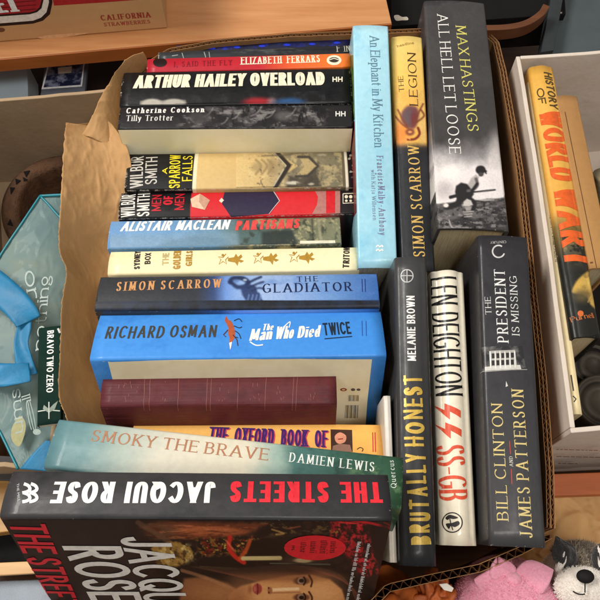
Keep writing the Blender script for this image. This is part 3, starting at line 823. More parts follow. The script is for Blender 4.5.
b = Book('book', 'black spine with red blocks, a navy shape and a pale stone in the middle', [(121, 193), (356, 188), (358, 213.5), (119, 218.5)], -.030, .15, .0, .14, mom, bulge=.002, rad=.002)
stacked(b, 'author_lettering', 'WILBUR', 121, 135, 216.5, 194.5, C(226, 222, 214), V=.13, H=.11); stacked(b, 'author_lettering', 'SMITH', 137, 149.5, 216, 193.5, C(226, 222, 214), V=.13, H=.11)
R_ = C(196, 28, 44)
stacked(b, 'title_lettering', 'MEN', 151.5, 161, 211, 195, R_, V=.14, H=.12); stacked(b, 'title_lettering', 'OF', 163, 172.5, 205, 196, R_); stacked(b, 'title_lettering', 'MEN', 174.5, 184, 210, 194, R_, V=.14, H=.12)
b.poly('cover_art', [(190.5, 199), (200, 194), (210, 200.5), (205, 210), (192, 207)], C(222, 188, 158), 2)
b.poly('cover_art', [(200, 194), (210, 200.5), (205, 210), (199, 202)], C(196, 150, 124), 2.5)
b.poly('cover_art', [(225, 191), (272, 189), (280, 201), (270, 215), (231, 217), (222, 204)], C(44, 36, 62), 1)
b.poly('cover_art', [(219, 201), (221.5, 198), (224, 200.5), (221.5, 203)], C(236, 210, 190), 2)
b.line('cover_art', [(271, 189.4), (279.5, 201), (269, 215)], .8, C(226, 190, 190), 2)
b.poly('cover_art', [(313, 189), (342, 188.4), (342, 214), (312, 215), (317, 205), (318, 197)], C(176, 116, 108), 1)
b.poly('cover_art', [(326, 188.6), (335, 188.4), (335, 214), (326, 214.4)], C(206, 30, 40), 2); b.poly('cover_art', [(340, 188), (358, 188), (358, 214), (340, 214)], C(28, 22, 24), 2.4)
for a in ([(343, 194), (354, 193.5), (354, 203), (343, 203.5), (343, 194)],): b.line('publisher_mark', a, .8, CREAM, 3.2)
b.disc('publisher_mark', (346.3, 197), 1.7, 1.7, CREAM, 3.4); b.disc('publisher_mark', (350.7, 197), 1.7, 1.7, CREAM, 3.4); b.disc('publisher_mark', (346.3, 201), 1.3, 1.2, CREAM, 3.4); b.disc('publisher_mark', (350.7, 201), 1.3, 1.2, CREAM, 3.4)
fin(b)
part_ = cover_mat('blue_photo_cover', [(0, C(104, 150, 196)), (.45, C(96, 136, 168)), (.55, C(110, 116, 104)), (.75, C(74, 84, 78)), (1, C(98, 104, 88))], wear=.7, clouds=[(C(196, 180, 130), 55, .55, .7, (1, 1.5, 1), [(.5, (0, 0, 0)), (.6, G1)]), (C(28, 34, 34), 60, .52, .66, (1.4, .7, 1), [(.52, (0, 0, 0)), (.6, G1)])])
b = Book('book', 'light blue spine with slanted white name and red title over a green landscape', [(110, 221.5), (340, 216.5), (341, 244.5), (109, 248.5)], -.028, .15, .0, .16, part_, bulge=.002, kind='hard')
b.text('author_lettering', 'ALISTAIR MACLEAN', (120, 231.5), (228, 229.5), 9.5, C(244, 244, 240), 'bold', V=.2, H=.13, shear=.18, space=.3)
b.text('title_lettering', 'PARTISANS', (235, 230.6), (299, 228.2), 9.5, C(220, 78, 74), 'bold', V=.22, H=.15, shear=.15)
b.poly('paper_sticker', [(300, 241), (335, 240.4), (335.4, 243.8), (300, 244.4)], C(220, 214, 190), 2)
p = Paint((111, 222), (339.6, 217), (340.8, 244), (110, 248), .9)
p.ramp('x', [(110, (108, 150, 196)), (170, (106, 150, 192)), (215, (100, 136, 160)), (245, (92, 108, 100)), (285, (70, 78, 72)), (300, (112, 112, 88)), (341, (120, 122, 96))])
p.mix(sst(232, 238, p.Y+(p.X-110)*.02)*.6*(p.X < 260), (120, 146, 164)).noise(12, .4, .75, (130, 166, 200), .5, 3, p.mask([(100, 210), (220, 210), (220, 250), (100, 250)], 10))
p.poly([(150, 250), (172, 240), (196, 236), (222, 238), (240, 250)], (96, 128, 150), 3, .7).poly([(236, 216), (250, 218), (266, 234), (262, 250), (240, 250)], (70, 92, 88), 3, .8).poly([(262, 232), (292, 230), (300, 250), (262, 250)], (38, 46, 44), 2, .85)
p.poly([(250, 216), (292, 216), (296, 224), (280, 230), (258, 224)], (176, 152, 104), 2, .75, False, 2).noise(6, .5, .7, (48, 54, 46), .7, 5, p.mask([(240, 210), (345, 210), (345, 250), (240, 250)], 6)).noise(4, .58, .72, (186, 176, 130), .6, 7, p.mask([(290, 210), (345, 210), (345, 250), (290, 250)], 6))
p.line([(318, 217), (321, 240)], 3, (156, 152, 122), 1, .7).line([(312, 217), (313, 240)], 1.5, (40, 44, 38), 1, .6)
raster(b, 'cover_art', p)
fin(b)
gg = cover_mat('cream_cover', [(0, C(236, 222, 176)), (1, C(238, 226, 184))], wear=.5)
b = Book('book', 'cream spine with small gold dancing figures and dark stacked words', [(110, 252), (357, 246.5), (359.5, 270.5), (109, 274.5)], -.022, .15, .0, .18, gg, bulge=.002, rad=.0025)
stacked(b, 'author_lettering', 'SYDNEY', 134, 140, 269, 251.5, C(40, 34, 30)); stacked(b, 'author_lettering', 'BOX', 144.5, 150.5, 264, 253, C(40, 34, 30))
GD = C(176, 134, 46)
stacked(b, 'title_lettering', 'THE', 162, 168.5, 265, 253, C(196, 176, 120)); stacked(b, 'title_lettering', 'GOLDEN', 173, 180.5, 269, 251, GD); stacked(b, 'title_lettering', 'GIRLS', 185.5, 192, 266, 251, GD)
for x in (235, 270, 306):
    y = 259.5-(x-235)*.03
    b.poly('cover_art', [(x-7, y-1.2), (x-1, y-2.2), (x+1, y-5.6), (x+3, y-2.4), (x+6, y-5), (x+7.4, y-2.6), (x+4.6, y), (x+9, y+1.4), (x+6, y+3.4), (x+3.6, y+2), (x+2.6, y+6.6), (x, y+3), (x-3, y+2.6), (x-7, y+1.8)], GD, 1)
    b.line('cover_art', [(x-9, y-5.5), (x-12, y-2), (x-17, y-2.6), (x-14, y), (x-16, y+5), (x-12, y+2), (x-8.5, y+4.4), (x-9.5, y+.4), (x-6.6, y-2.5)], .9, GD, 1)
    b.disc('cover_art', (x-12.2, y-4.2), 1.3, 1.3, GD, 1.4)
stacked(b, 'publisher_lettering', 'TRITON', 342.5, 349, 268.5, 248, C(50, 40, 32))
fin(b)
glad = cover_mat('grey_to_blue_cover', [(0, C(54, 56, 60)), (.34, C(52, 54, 60)), (.44, C(58, 86, 140)), (.50, C(116, 160, 232)), (.62, C(140, 176, 230)), (.85, C(92, 142, 206)), (1, C(58, 108, 182))], wear=.5, clouds=(C(30, 52, 96), 40, .56, .74, (1, 2, 1), [(.44, (0, 0, 0)), (.6, G1)]), rough=.3)
b = Book('book', 'charcoal spine turning bright blue at its right half, with bronze name', [(99, 277), (377, 273), (379, 307.5), (97, 310.5)], -.006, .152, .0, .22, glad, bulge=.0015, rad=.003)
b.text('author_lettering', 'SIMON SCARROW', (116, 291.2), (221, 287.6), 8.8, C(206, 150, 98), 'serif', V=.15, space=.3)
b.text('title_lettering', 'THE', (297, 282), (318, 281.4), 5.2, C(24, 36, 78), 'serif', gap=.4)
b.text('title_lettering', 'GLADIATOR', (262.5, 293), (352, 291), 9, C(22, 34, 74), 'serif', V=.15, space=.3)
p = Paint((99, 276.5), (377.5, 272.6), (379, 307.6), (97, 310.6), .85)
p.ramp('x', [(97, (54, 56, 60)), (196, (50, 53, 60)), (214, (56, 78, 126)), (226, (116, 156, 226)), (240, (150, 184, 236)), (262, (168, 194, 236)), (290, (152, 182, 232)), (330, (116, 158, 216)), (379, (58, 106, 178))])
p.noise(16, .5, .8, (64, 66, 70), .5, 4, (p.X < 205)*1.0).noise(12, .5, .8, (94, 136, 206), .5, 6, sst(225, 250, p.X), 1, 2)
k = (34, 48, 88)
p.line([(230, 282), (233, 278.6), (241, 278), (248, 282), (246, 286)], 4.5, k, 1.2, .95).line([(232, 283), (237, 287), (243, 287)], 4, k, 1.5, .9).poly([(238, 286), (247, 284), (256, 287), (263, 302), (246, 303), (242, 294)], (44, 62, 108), 1.5, .95, False, 2)
p.line([(247, 284), (254, 280), (261, 277)], 2.4, k, 1, .9).line([(248, 288), (257, 284), (263, 282)], 2, k, 1, .85).line([(252, 291), (259, 288), (264, 289)], 1.8, k, 1, .8).ell(245, 280, 2, 1.2, (200, 214, 236), .5, .8).ell(236, 281, 3, 1.6, (96, 130, 190), .6, .8)
for i in range(4): p.line([(247+i*4, 303), (249+i*4, 295)], 1.4, (120, 156, 214), .8, .7)
lo_ = sst(300.2, 301.6, p.Y+(p.X-230)*.004)
p.mix(lo_*.96, (26, 28, 33)).noise(14, .5, .8, (52, 78, 116), .7, 9, lo_*(p.X > 235))
p.C *= .90
raster(b, 'cover_art', p)
for x in (362, 365): b.line('publisher_mark', [(x, 279), (x+.4, 292)], .9, C(30, 50, 110), 1)
b.poly('cover_art', [(96, 301.5), (230, 300.3), (379, 300.6), (379, 309), (96, 312)], photo_ink('dark_lower_band', C(26, 27, 31), C(34, 42, 60), 60), .1)
fin(b)
BL = C(38, 110, 200)
os_ = cover_mat('bright_blue_cover', [(0, C(66, 140, 216)), (1, C(62, 136, 216))], wear=.35, clouds=(C(52, 122, 204), 30, .5, .7, (1, 1, 1)))
b = Book('book', 'thick bright blue spine with a little fox between name and title', [(97, 315), (382, 311), (384.5, 356), (94, 360)], 0, .155, .0, .38, os_, bulge=.0015, rad=.003, th=.003)
FO = C(76, 74, 66)
b.text('author_lettering', 'RiCHARD OSMAN'.replace('i', 'I'), (104.5, 338.6), (215.5, 336.8), 12, FO, 'thin', V=.13, H=.1, gap=.13, jit=.03, shear=.06, space=.22, metal=.3)
b.text('title_lettering', 'The', (262, 330.8), (273, 330.2), 6.4, WHITE, 'script', V=.2)
b.text('title_lettering', 'Man', (249, 341), (271.5, 339.5), 11.5, WHITE, 'script', V=.19); b.text('title_lettering', 'Who', (274.5, 339.4), (293, 338.4), 12.5, WHITE, 'script', V=.19); b.text('title_lettering', 'Died', (297, 338.2), (319.5, 336.8), 11.5, WHITE, 'script', V=.19)
b.line('title_lettering', [(250, 342), (256, 345.5), (263, 345)], 1.2, WHITE, 3, True); b.line('title_lettering', [(284, 327), (290, 322), (289, 328)], 1, WHITE, 3, True)
b.text('title_lettering', 'TWICE', (324, 335.6), (351.5, 334), 12.4, C(30, 40, 52), 'bold', V=.17, H=.15)
b.line('title_lettering', [(324.5, 339), (352, 336.6)], .9, C(30, 40, 52), 3)
fox = C(178, 88, 52)
b.poly('fox_emblem', [(226, 316), (228.4, 320), (231, 321), (234, 327), (235, 334), (234, 339), (231.6, 343), (230.4, 349.5), (229, 345), (229.6, 339), (228, 333), (228.6, 329), (226.6, 324), (225, 321)], fox, 1, True)
b.poly('fox_emblem', [(229.2, 343), (232, 342), (231.2, 347), (230.2, 350)], WHITE, 2)
b.line('fox_emblem', [(228, 330), (223.5, 335), (226, 337)], 1, C(80, 44, 34), 2); b.line('fox_emblem', [(233, 335), (237, 340), (238, 346)], 1, C(80, 44, 34), 2)
for a in ([(234, 321), (239, 319), (242, 322)], [(234, 326), (239, 328), (242, 327)], [(235, 331), (239, 334), (241, 339)], [(235, 337), (238, 338)]): b.line('fox_emblem', a, .9, C(34, 46, 60), 1.6, True)
for x in (362, 366): b.line('publisher_mark', [(x, 321), (x+.4, 336)], .8, C(40, 84, 160), 1)
b.on(-1)
b.poly('board_print', [(108, 361.5), (111, 362), (150, 360.6), (190, 359.6), (193, 359), (220, 359.4), (225, 358.6), (262, 359.2), (300, 358.8), (340, 359.3), (372, 359.2), (367.5, 400), (365, 432), (363, 480), (118, 480), (114, 385)], photo_ink('cream_back_panel', C(232, 220, 184), C(240, 230, 198), 40), 0)
for i in range(11):
    x = 345.5+i*1.25; b.line('barcode', [(x, 405), (x-.6, 418)], .35+.5*((i*7) % 3)/2, C(40, 36, 32), 1)
for i in range(9):
    x = 348.5+i*1.25; b.line('barcode', [(x, 395), (x-.3, 401)], .35+.4*((i*5) % 3)/2, C(60, 56, 50), 1)
b.disc('back_panel_devices', (343.5, 389.5), 3.4, 1.6, C(150, 70, 50)); b.disc('back_panel_devices', (343.5, 389.5), 1.6, .7, C(222, 208, 168), 1.6)
b.disc('back_panel_devices', (353, 389.5), 2.2, 1.4, C(90, 84, 80)); b.disc('back_panel_devices', (358.5, 389.5), 2, 1.2, C(90, 84, 80))
fin(b)
mar = cover_mat('maroon_leather', [(0, C(88, 36, 42)), (1, C(92, 36, 40))], wear=.35, wcol=C(150, 96, 92), rough=.6, coat=.03, clouds=(C(76, 28, 34), 50, .5, .7, (1, 1, 1)), crease=True)
b = Book('book', 'old maroon leather book with raised bands and worn gilt lines', [(105, 370), (335, 368), (337, 404), (103, 406)], -.014, .12, .0, .36, mar, bulge=.005, rad=.006)
gl = C(140, 84, 80)
for x in (144.5, 150, 178.5, 207, 211, 238, 265.5, 293, 296.5): b.line('gilt_band', [(x+1.5, 373.5), (x, 392), (x-1, 411)], .5, gl, 1); 
rd = random.Random(5)
for cx in (124, 134, 163, 224, 254, 282, 312):
    for k in range(7):
        x = cx+rd.uniform(-5, 5); y = rd.uniform(380, 402); b.line('worn_gilt_lettering', [(x, y), (x+rd.uniform(-.6, .6), y+rd.uniform(1, 4))], .45, C(140, 84, 80), 1)
b.line('gilt_band', [(108, 376), (333, 374.6)], .5, C(140, 84, 80), .5)
fin(b)
for x in (178.5, 238, 265.5, 147): pass
oxc = cover_mat('yellow_orange_cover', [(0, C(246, 190, 106)), (1, C(240, 180, 92))], wear=.3)
b = Book('book', 'yellow orange spine with tall purple capitals, under the tilted sea green book', [(132, 421), (381, 424.5), (385, 472), (128, 468)], -.035, .14, .0, .40, oxc, bulge=.0015, rad=.002)
for dx, c_, lv in ((1.1, C(214, 78, 92), 1), (0, C(76, 40, 110), 2.2)):
    b.text('title_lettering', 'THE OXFORD BOOK OF', (208+dx, 443.5+dx*.6), (327+dx, 447.5+dx*.6), 16.5, c_, 'serifb', lv, V=.24, H=.12, serif=.05, gap=.08, space=.3)
b.poly('portrait_print', [(330.5, 429.5), (352, 430), (352.6, 452), (331, 451)], C(70, 44, 36), 1)
b.poly('portrait_print', [(335, 436), (340, 432.6), (346, 436), (345, 442), (339, 444), (335.4, 441)], C(222, 150, 120), 2, True)
b.line('portrait_print', [(338, 439.5), (343, 439)], 1, C(150, 30, 36), 3); b.poly('portrait_print', [(333, 446), (340, 444), (350, 445), (352, 452), (332, 451)], C(150, 110, 92), 2)
for x in (372.6, 375): b.line('publisher_mark', [(x, 432.5), (x+.5, 452)], .9, C(200, 60, 50), 1)
b.line('publisher_mark', [(357, 449.5), (360, 447.6), (363, 449), (362, 451.6)], .8, C(60, 40, 30), 1, True); b.disc('publisher_mark', (141, 424.5), 2, .9, C(170, 110, 70), 1)
fin(b)
smk = cover_mat('sea_green_to_cream_cover', [(0, C(84, 122, 128)), (.10, C(104, 140, 142)), (.20, C(160, 174, 164)), (.32, C(206, 200, 182)), (.55, C(212, 204, 182)), (.64, C(150, 172, 160)), (.70, C(70, 110, 104)), (.86, C(50, 86, 72)), (1, C(44, 78, 52))], jitter=.12, wear=.45, clouds=[(C(34, 62, 52), 50, .5, .66, (1, 1.4, 1), [(.64, (0, 0, 0)), (.8, G1)]), (C(98, 132, 92), 90, .56, .7, (1, 1, 1), [(.78, (0, 0, 0)), (.9, G1)])])
b = Book('book', 'tilted spine fading from sea green to cream to dark green, lying across the row', [(57.5, 417), (400, 458.5), (404.5, 508), (46, 470)], .030, .12, .0, .17, smk, bulge=.0015, rad=.003, group='books standing spine up in the cardboard box')
b.text('title_lettering', 'SMOKY THE BRAVE', (90, 441), (267.5, 460.5), 11.5, C(178, 122, 88), 'serif', V=.14, space=.34)
b.text('author_lettering', 'DAMIEN LEWIS', (289, 461.8), (374, 471.8), 9.2, C(226, 230, 222), 'serif', V=.14)
b.text('publisher_lettering', 'Quercus', (396.5, 488), (393.5, 460.5), 5.5, C(214, 220, 210), 'serif', V=.13)
fin(b)
stc = cover_mat('charcoal_paperback_cover', [(0, C(58, 56, 58)), (1, C(44, 42, 44))], wear=.4, clouds=(C(38, 38, 40), 30, .5, .7, (1, 1, 1)), rough=.42)
b = Book('book', 'large charcoal paperback on top of the pile, its photo cover facing out', [(10, 470.5), (388, 474), (391.5, 520), (4, 517)], .075, .165, .02, .36, stc, PAGESW, kind='soft', th=.0006, bulge=.002, rad=.003)
SR = C(222, 44, 56)
b.text('author_lettering', 'JACQUI ROSE', (216, 482), (55, 482), 21, WHITE, 'bold', V=.24, H=.15, gap=.12, space=.38)
b.text('title_lettering', 'THE STREETS', (381, 482.5), (231, 481.5), 20.5, SR, 'bold', V=.24, H=.15, gap=.12, space=.38)
for dx in (0, 7):      # the wavy publisher's device
    for k in range(2):
        b.line('publisher_mark', [(24+dx+k*0, 484+k*9), (28.5+dx, 486+k*9), (30+dx, 489.5+k*9), (27+dx, 492+k*9), (22.5+dx, 493+k*9)], 3.2, WHITE, 2+k*.5+dx*.1, True)
b.text('publisher_lettering', 'THE MILL', (16.8, 484), (18, 502), 2.5, C(200, 200, 198), 'sans')
# front board
b.on(-1)
p = Paint((2, 519.5), (394, 518.5), (366, 622), (60, 622), .75).base((38, 37, 40)); p.k = .55
p.noise(30, .4, .8, (50, 48, 50), .6, 2)
art = sst(118, 150, p.X-(p.Y-520)*.2)
p.mix(art, (24, 20, 22)).noise(10, .5, .75, (52, 38, 30), .8, 4, art)
# auburn hair and gold cloth at the top of the picture
p.poly([(140, 527), (160, 521), (240, 522), (268, 523), (250, 532), (222, 538), (186, 539), (160, 536)], (118, 66, 42), 4, .95, False, 2).ell(205, 530, 42, 5.5, (176, 104, 66), .7, .9, 2).ell(160, 530, 16, 8, (98, 74, 56), .8, .8)
m = p.mask([(140, 524), (270, 522), (255, 534), (190, 541), (150, 538)], 3); p.noise(5, .5, .7, (88, 44, 26), .7, 6, m, .35, 2.2).noise(4, .58, .72, (206, 140, 98), .5, 9, m, .3, 2.2)
p.line([(138, 522), (158, 534), (170, 542)], 5, (110, 84, 62), 2, .7)
p.poly([(150, 548), (168, 541), (190, 545), (194, 556), (180, 566), (158, 564)], (176, 142, 74), 3, .9, False, 3).noise(4, .5, .65, (226, 206, 140), .8, 12, p.emask(178, 553, 18, 11)).noise(4, .5, .65, (70, 50, 28), .8, 14, p.emask(172, 556, 20, 11))
m = p.mask([(196, 538), (262, 536), (262, 552), (200, 556)], 3); p.noise(4, .48, .6, (150, 112, 50), .9, 21, m, 1, 1.4).noise(3, .58, .66, (216, 176, 92), .9, 23, m).noise(4, .55, .66, (130, 40, 30), .9, 25, m).noise(3, .5, .6, (18, 16, 16), .8, 27, m, 1, 1.8)
p.ell(264, 547, 20, 9, (14, 12, 13), .4).line([(230, 537), (229, 548), (236, 557), (244, 562)], 4.4, (196, 50, 36), 1.4).line([(250, 540), (246, 550), (240, 558)], 4, (196, 92, 44), 1.6, .9).line([(226, 540), (234, 550)], 2, (230, 120, 90), 1, .7)
p.line([(243, 558), (280, 557.6)], 4.2, (214, 196, 140), 1, .95, False).line([(205, 569), (243, 570)], 2.2, (176, 160, 84), 1, .9, False).line([(200, 566), (236, 568)], 1, (120, 104, 60), .8, .7, False)
p.ell(303, 560, 9, 2.4, (236, 214, 160), .7).ell(303, 560, 22, 4, (110, 92, 70), .9, .5).line([(270, 563), (330, 564)], 1, (130, 140, 120), .8, .7, False)
p.noise(5, .6, .7, (120, 96, 60), .8, 31, p.mask([(262, 520), (335, 520), (335, 532), (262, 536)], 4), .6, 1.5).line([(272, 529), (284, 533), (276, 534)], 1.6, (186, 150, 90), .8, .8).line([(288, 528), (300, 526)], 1.3, (160, 90, 60), .8, .8)
p.noise(3, .55, .65, (180, 130, 60), .8, 33, p.emask(336, 531, 8, 9)).noise(3, .55, .65, (190, 44, 44), .9, 34, p.emask(338, 536, 8, 12))
# dark hair sweeping over the brow, face lying on its side
p.poly([(182, 566), (230, 568), (300, 563), (345, 570), (366, 590), (372, 650), (180, 650), (172, 590)], (34, 27, 25), 3)
for k in range(16): p.line([(190+k*3, 566+k*.6), (236+k*3, 568+k*1.1), (296+k*2.4, 565+k*.7), (340+k*1.4, 574+k*1.6), (356+k*.6, 600+k*2)], .9, (92+k*3 % 40, 70, 56), .7, .45)
p.poly([(184, 578), (205, 576), (228, 583), (240, 592), (232, 612), (214, 650), (186, 650), (178, 606)], (148, 102, 68), 4).ell(205, 592, 18, 10, (178, 126, 84), .8, .7).line([(182, 570), (205, 577), (222, 584), (236, 590)], 3.4, (176, 130, 92), 1.6, .7)
p.poly([(229, 594), (240, 586), (262, 580), (290, 575), (312, 574.5), (330, 579), (342, 589), (347, 606), (342, 650), (226, 650)], (206, 150, 98), 2.6)
p.ell(268, 598, 40, 18, (232, 180, 124), .9, .75).ell(322, 596, 18, 18, (234, 184, 130), .9, .7).ell(238, 604, 12, 20, (164, 108, 72), .9, .7).ell(288, 577, 44, 4, (150, 100, 66), .9, .7).ell(280, 606, 8, 5, (190, 128, 84), .9, .5)
p.line([(272, 589.4), (298, 588.4)], 3, (250, 214, 168), 1.2, .95, False).line([(270, 592.6), (300, 591.8)], 1.4, (168, 112, 76), 1, .7, False).ell(270, 590, 2.4, 3.4, (176, 112, 76), .6, .9).ell(268.6, 587.6, .9, 1, (90, 50, 36), .6).ell(268.8, 592.2, .9, 1, (90, 50, 36), .6)
p.ell(257.4, 588.5, 4.6, 5.4, (172, 82, 72), .35).line([(257.4, 583.5), (258, 588.5), (257.4, 594)], 1, (96, 38, 36), .6).ell(255, 588.5, 1.2, 3, (206, 124, 108), .7, .8).ell(250, 589, 2, 4, (150, 96, 64), .9, .6)
for y, sgn in ((580.5, -1), (597, 1)):
    p.ell(301.5, y, 8.2, 3.8, (120, 78, 54), .5, .85).ell(300.8, y, 3.0, 3.3, (168, 146, 126), .5).ell(301.5, y+.2*sgn, 2.6, 2.0, (40, 30, 26), .4).line([(303.8, y-4), (305.6, y), (303.8, y+4)], 1.5, (34, 22, 18), .6).line([(297, y-3), (296, y), (297, y+3)], .7, (90, 56, 40), .6, .8)
    p.line([(309, y-5.5), (312, y), (311, y+5.5)], 1.9, (72, 46, 32), .9, .9)
# red crowd of lettering and streaks at the right
m = p.mask([(330, 521), (366, 519), (370, 540), (381, 574), (362, 578), (350, 560), (334, 540)], 3)
p.noise(6, .42, .56, (168, 26, 44), .9, 41, m).noise(4, .55, .66, (206, 52, 62), .8, 43, m, 1.5, .8).noise(3, .56, .62, (60, 12, 20), .9, 45, m, .8, 1.6)
p.line([(352, 520), (372, 523), (394, 529)], 2.4, (196, 36, 48), 1, .9).line([(340, 522), (356, 523)], 1.4, (226, 60, 60), .8, .9).ell(384, 545, 8, 22, (26, 20, 24), .5, .8).line([(384, 522), (392, 526)], 1.2, (150, 40, 50), .8, .8)
p.C = 255*(np.clip(p.C, 0, 255)/255)**np.array([1.16, 1.2, 1.2])*1.04
raster(b, 'cover_art', p, 2.5)
b.disc('quote_oval', (315, 547), 31, 12.5, C(214, 30, 44), 5.6)
for i, (x, h0, y0, y1) in enumerate(((292, 3, 545, 549), (301, 5, 542, 552), (311, 5, 541, 552), (321, 6, 540, 553), (331, 5, 541, 552))):
    rdd = random.Random(i); yy = y0
    while yy < y1:
        b.line('quote_lettering', [(x-(yy-y0)*.15, yy), (x+h0-(yy-y0)*.15, yy+.1)], .7, C(96, 10, 22), 6.3)
        q = rdd.choice([0, .5, 1])*h0; b.line('quote_lettering', [(x+q, yy), (x+q, yy+1.2)], .7, C(96, 10, 22), 6.5); yy += 1.7
for i, (x, y0, y1) in enumerate(((357.5, 541, 600), (367.5, 543, 600))):
    rdd = random.Random(i+3); y = y0
    while y < y1:
        l = rdd.choice([4, 5.5, 7, 3]); yy = y
        while yy < y+l:
            xx = x-(yy-y0)*.2; h = rdd.choice([2.4, 2.4, 3.8])
            b.line('tagline_print', [(xx, yy), (xx+h, yy+.1)], .62, C(206, 204, 200), 6.4)
            if rdd.random() < .6: b.line('tagline_print', [(xx+rdd.choice([0, 2.2]), yy), (xx+rdd.choice([0, 2.2]), yy+.9)], .55, C(206, 204, 200), 6.6)
            yy += 1.05
        y += l+1.2
b.text('author_lettering', 'JACQUI', (119, 536), (147, 606), 49, C(226, 222, 214), 'bold', 6.6, V=.17, H=.13, gap=.07)
b.text('author_lettering', 'ROSE', (62, 545), (92, 601), 55, C(226, 222, 214), 'bold', 6.6, V=.17, H=.13, gap=.07)
b.text('title_lettering', 'THE STREETS', (8, 522), (53, 611), 34, C(214, 40, 56), 'bold', 6.6, V=.17, H=.13, gap=.08, space=.2)
fin(b)

# ------------------------------------------------------------------ books whose spines run away from the photographer
def up_(b, part, s, xb, yb, xt, yt, h, c, st='serif', **k): b.text(part, s, (xb, yb), (xt, yt), h, c, st, **k)
el = cover_mat('pale_blue_cover', [(0, C(156, 204, 220)), (.3, C(158, 206, 222)), (.31, C(150, 198, 214)), (1, C(172, 216, 230))], wear=.35, clouds=(C(134, 192, 216), 26, .52, .7, (1, 1, 1)), rough=.3)
b = Book('book', 'pale sky blue spine with grey lettering, standing at the right end of the lying rows', [(353, 28), (388, 25), (397.5, 266), (358, 271)], .002, .145, 0.03, -0.16, el, PAGESW, vertical=True, kind='soft', th=.0008, bulge=.0012)
gr = C(92, 126, 146)
b.text('title_lettering', 'An Elephant in My Kitchen', (369.5, 36), (374.5, 147), 9.5, gr, 'serif', V=.1, gap=.15, space=.3)
b.text('author_lettering', 'Malby-Anthony', (378, 186), (379.5, 235), 6.5, C(120, 104, 138), 'serif', V=.1); b.text('author_lettering', 'Francoise', (376.5, 156), (378, 184), 6.5, C(120, 104, 138), 'serif', V=.1)
b.line('author_lettering', [(376.5, 173.5), (375.4, 174.5), (375.4, 173)], .6, C(120, 104, 138), 3)
b.text('author_lettering', 'with Katja Willemsen', (371, 170), (372.8, 220), 4, C(120, 128, 150), 'serif', V=.1)
for dy in (0, 4): b.line('publisher_mark', [(376, 247+dy), (378, 245.4+dy), (379.6, 247+dy), (382, 245.6+dy), (383, 247+dy)], 1.6, WHITE, 2+dy*.1)
b.on(1); b.poly('board_print', [(352, 55), (360, 55), (361, 110), (340, 140), (340, 60)], photo_ink('green_bush_print', C(46, 84, 40), C(120, 150, 80), 120), 0)
b.poly('board_print', [(352, 125), (360, 112), (364, 200), (340, 240), (340, 130)], photo_ink('red_skirt_print', C(150, 40, 50), C(90, 70, 60), 120), .5)
fin(b)
leg = cover_mat('yellow_to_black_cover', [(0, C(34, 36, 40)), (.50, C(38, 38, 42)), (.53, C(120, 62, 34)), (.56, C(216, 140, 60)), (.66, C(226, 158, 72)), (.78, C(232, 188, 92)), (1, C(226, 196, 112))], jitter=.03, wear=.4, clouds=(C(150, 90, 50), 50, .56, .7, (1, 1, 1), [(.52, (0, 0, 0)), (.55, G1), (.75, G1), (.8, (0, 0, 0))]))
b = Book('book', 'spine yellow at the top and black below, with gold name reading upwards', [(393, 41), (420, 35), (437.5, 270), (399, 274)], -.008, .15, 0.03, -0.14, leg, vertical=True, bulge=.002, rad=.003)
up_(b, 'author_lettering', 'SIMON SCARROW', 425, 257, 418.5, 146, 11.5, C(210, 172, 96), V=.14)
up_(b, 'title_lettering', 'LEGION', 418, 106, 415.5, 53.5, 8.5, C(70, 44, 26), V=.15); up_(b, 'title_lettering', 'THE', 404, 91.5, 403, 76, 5, C(70, 44, 26), V=.15)
b.text('publisher_lettering', 'headline', (397.5, 47.6), (414, 44), 2.6, C(150, 110, 60), 'sans')
p = Paint((394.4, 92), (424.5, 90), (428.6, 153), (396.6, 154), .7).base((226, 176, 84))
p.noise(14, .45, .75, (234, 196, 116), .7, 3).ell(400, 134, 9, 14, (222, 128, 48), .7, .9, 20).ell(423, 126, 4, 26, (228, 190, 120), .6, .6)
p.poly([(402, 112), (408, 106), (416, 107), (419, 114), (417, 124), (412, 129), (405, 126), (401, 119)], (116, 72, 72), 2.2, 1, True).ell(409, 117, 6, 8, (92, 78, 84), .6, .8).ell(414, 119, 3, 8, (120, 44, 44), .6, .7)
for q in ([(398, 110), (402, 118), (407, 126)], [(395, 116), (402, 124), (408, 128)], [(423, 104), (418, 114), (414, 124)], [(421, 110), (424, 116), (417, 122)]): p.line(q, 1.8, (120, 62, 40), .9, .85)
p.ell(410, 132, 4.5, 3.6, (130, 70, 50), .4).ell(410, 132, 2, 1.2, (220, 150, 90), .5).line([(418, 128), (419.5, 134), (415, 139), (408, 139.5)], 2.4, (120, 48, 34), .9).line([(406, 137), (410, 139)], 1.4, (226, 150, 80), .6)
p.mix(sst(141, 149, p.Y+2*(vnoise(p.X, p.Y, 8, 4)-.5)), (58, 48, 44)).mix(sst(146, 153, p.Y), (38, 38, 42))
raster(b, 'cover_art', p, -.4)
fin(b)
has = cover_mat('grey_photo_cover', [(0, C(64, 62, 62)), (.14, C(86, 84, 82)), (.145, C(232, 224, 216)), (.27, C(226, 216, 210)), (.34, C(140, 134, 136)), (.42, C(72, 70, 74)), (1, C(58, 55, 58))], jitter=.02, wear=.35, clouds=[(C(128, 122, 124), 34, .48, .68, (1, 1, 1), [(.15, (0, 0, 0)), (.19, G1), (.36, G1), (.45, (.2, .2, .2))]), (C(28, 28, 28), 60, .5, .62, (2, .6, 1), [(.13, G1), (.145, (0, 0, 0))])], rough=.42)
b = Book('book', 'very thick grey hardback with a soldier running under a pale sky on its spine', [(424, 9), (484, -3), (508.5, 226), (438, 235)], .006, .16, 0.03, 0.0, has, vertical=True, bulge=.002, rad=.003, th=.003)
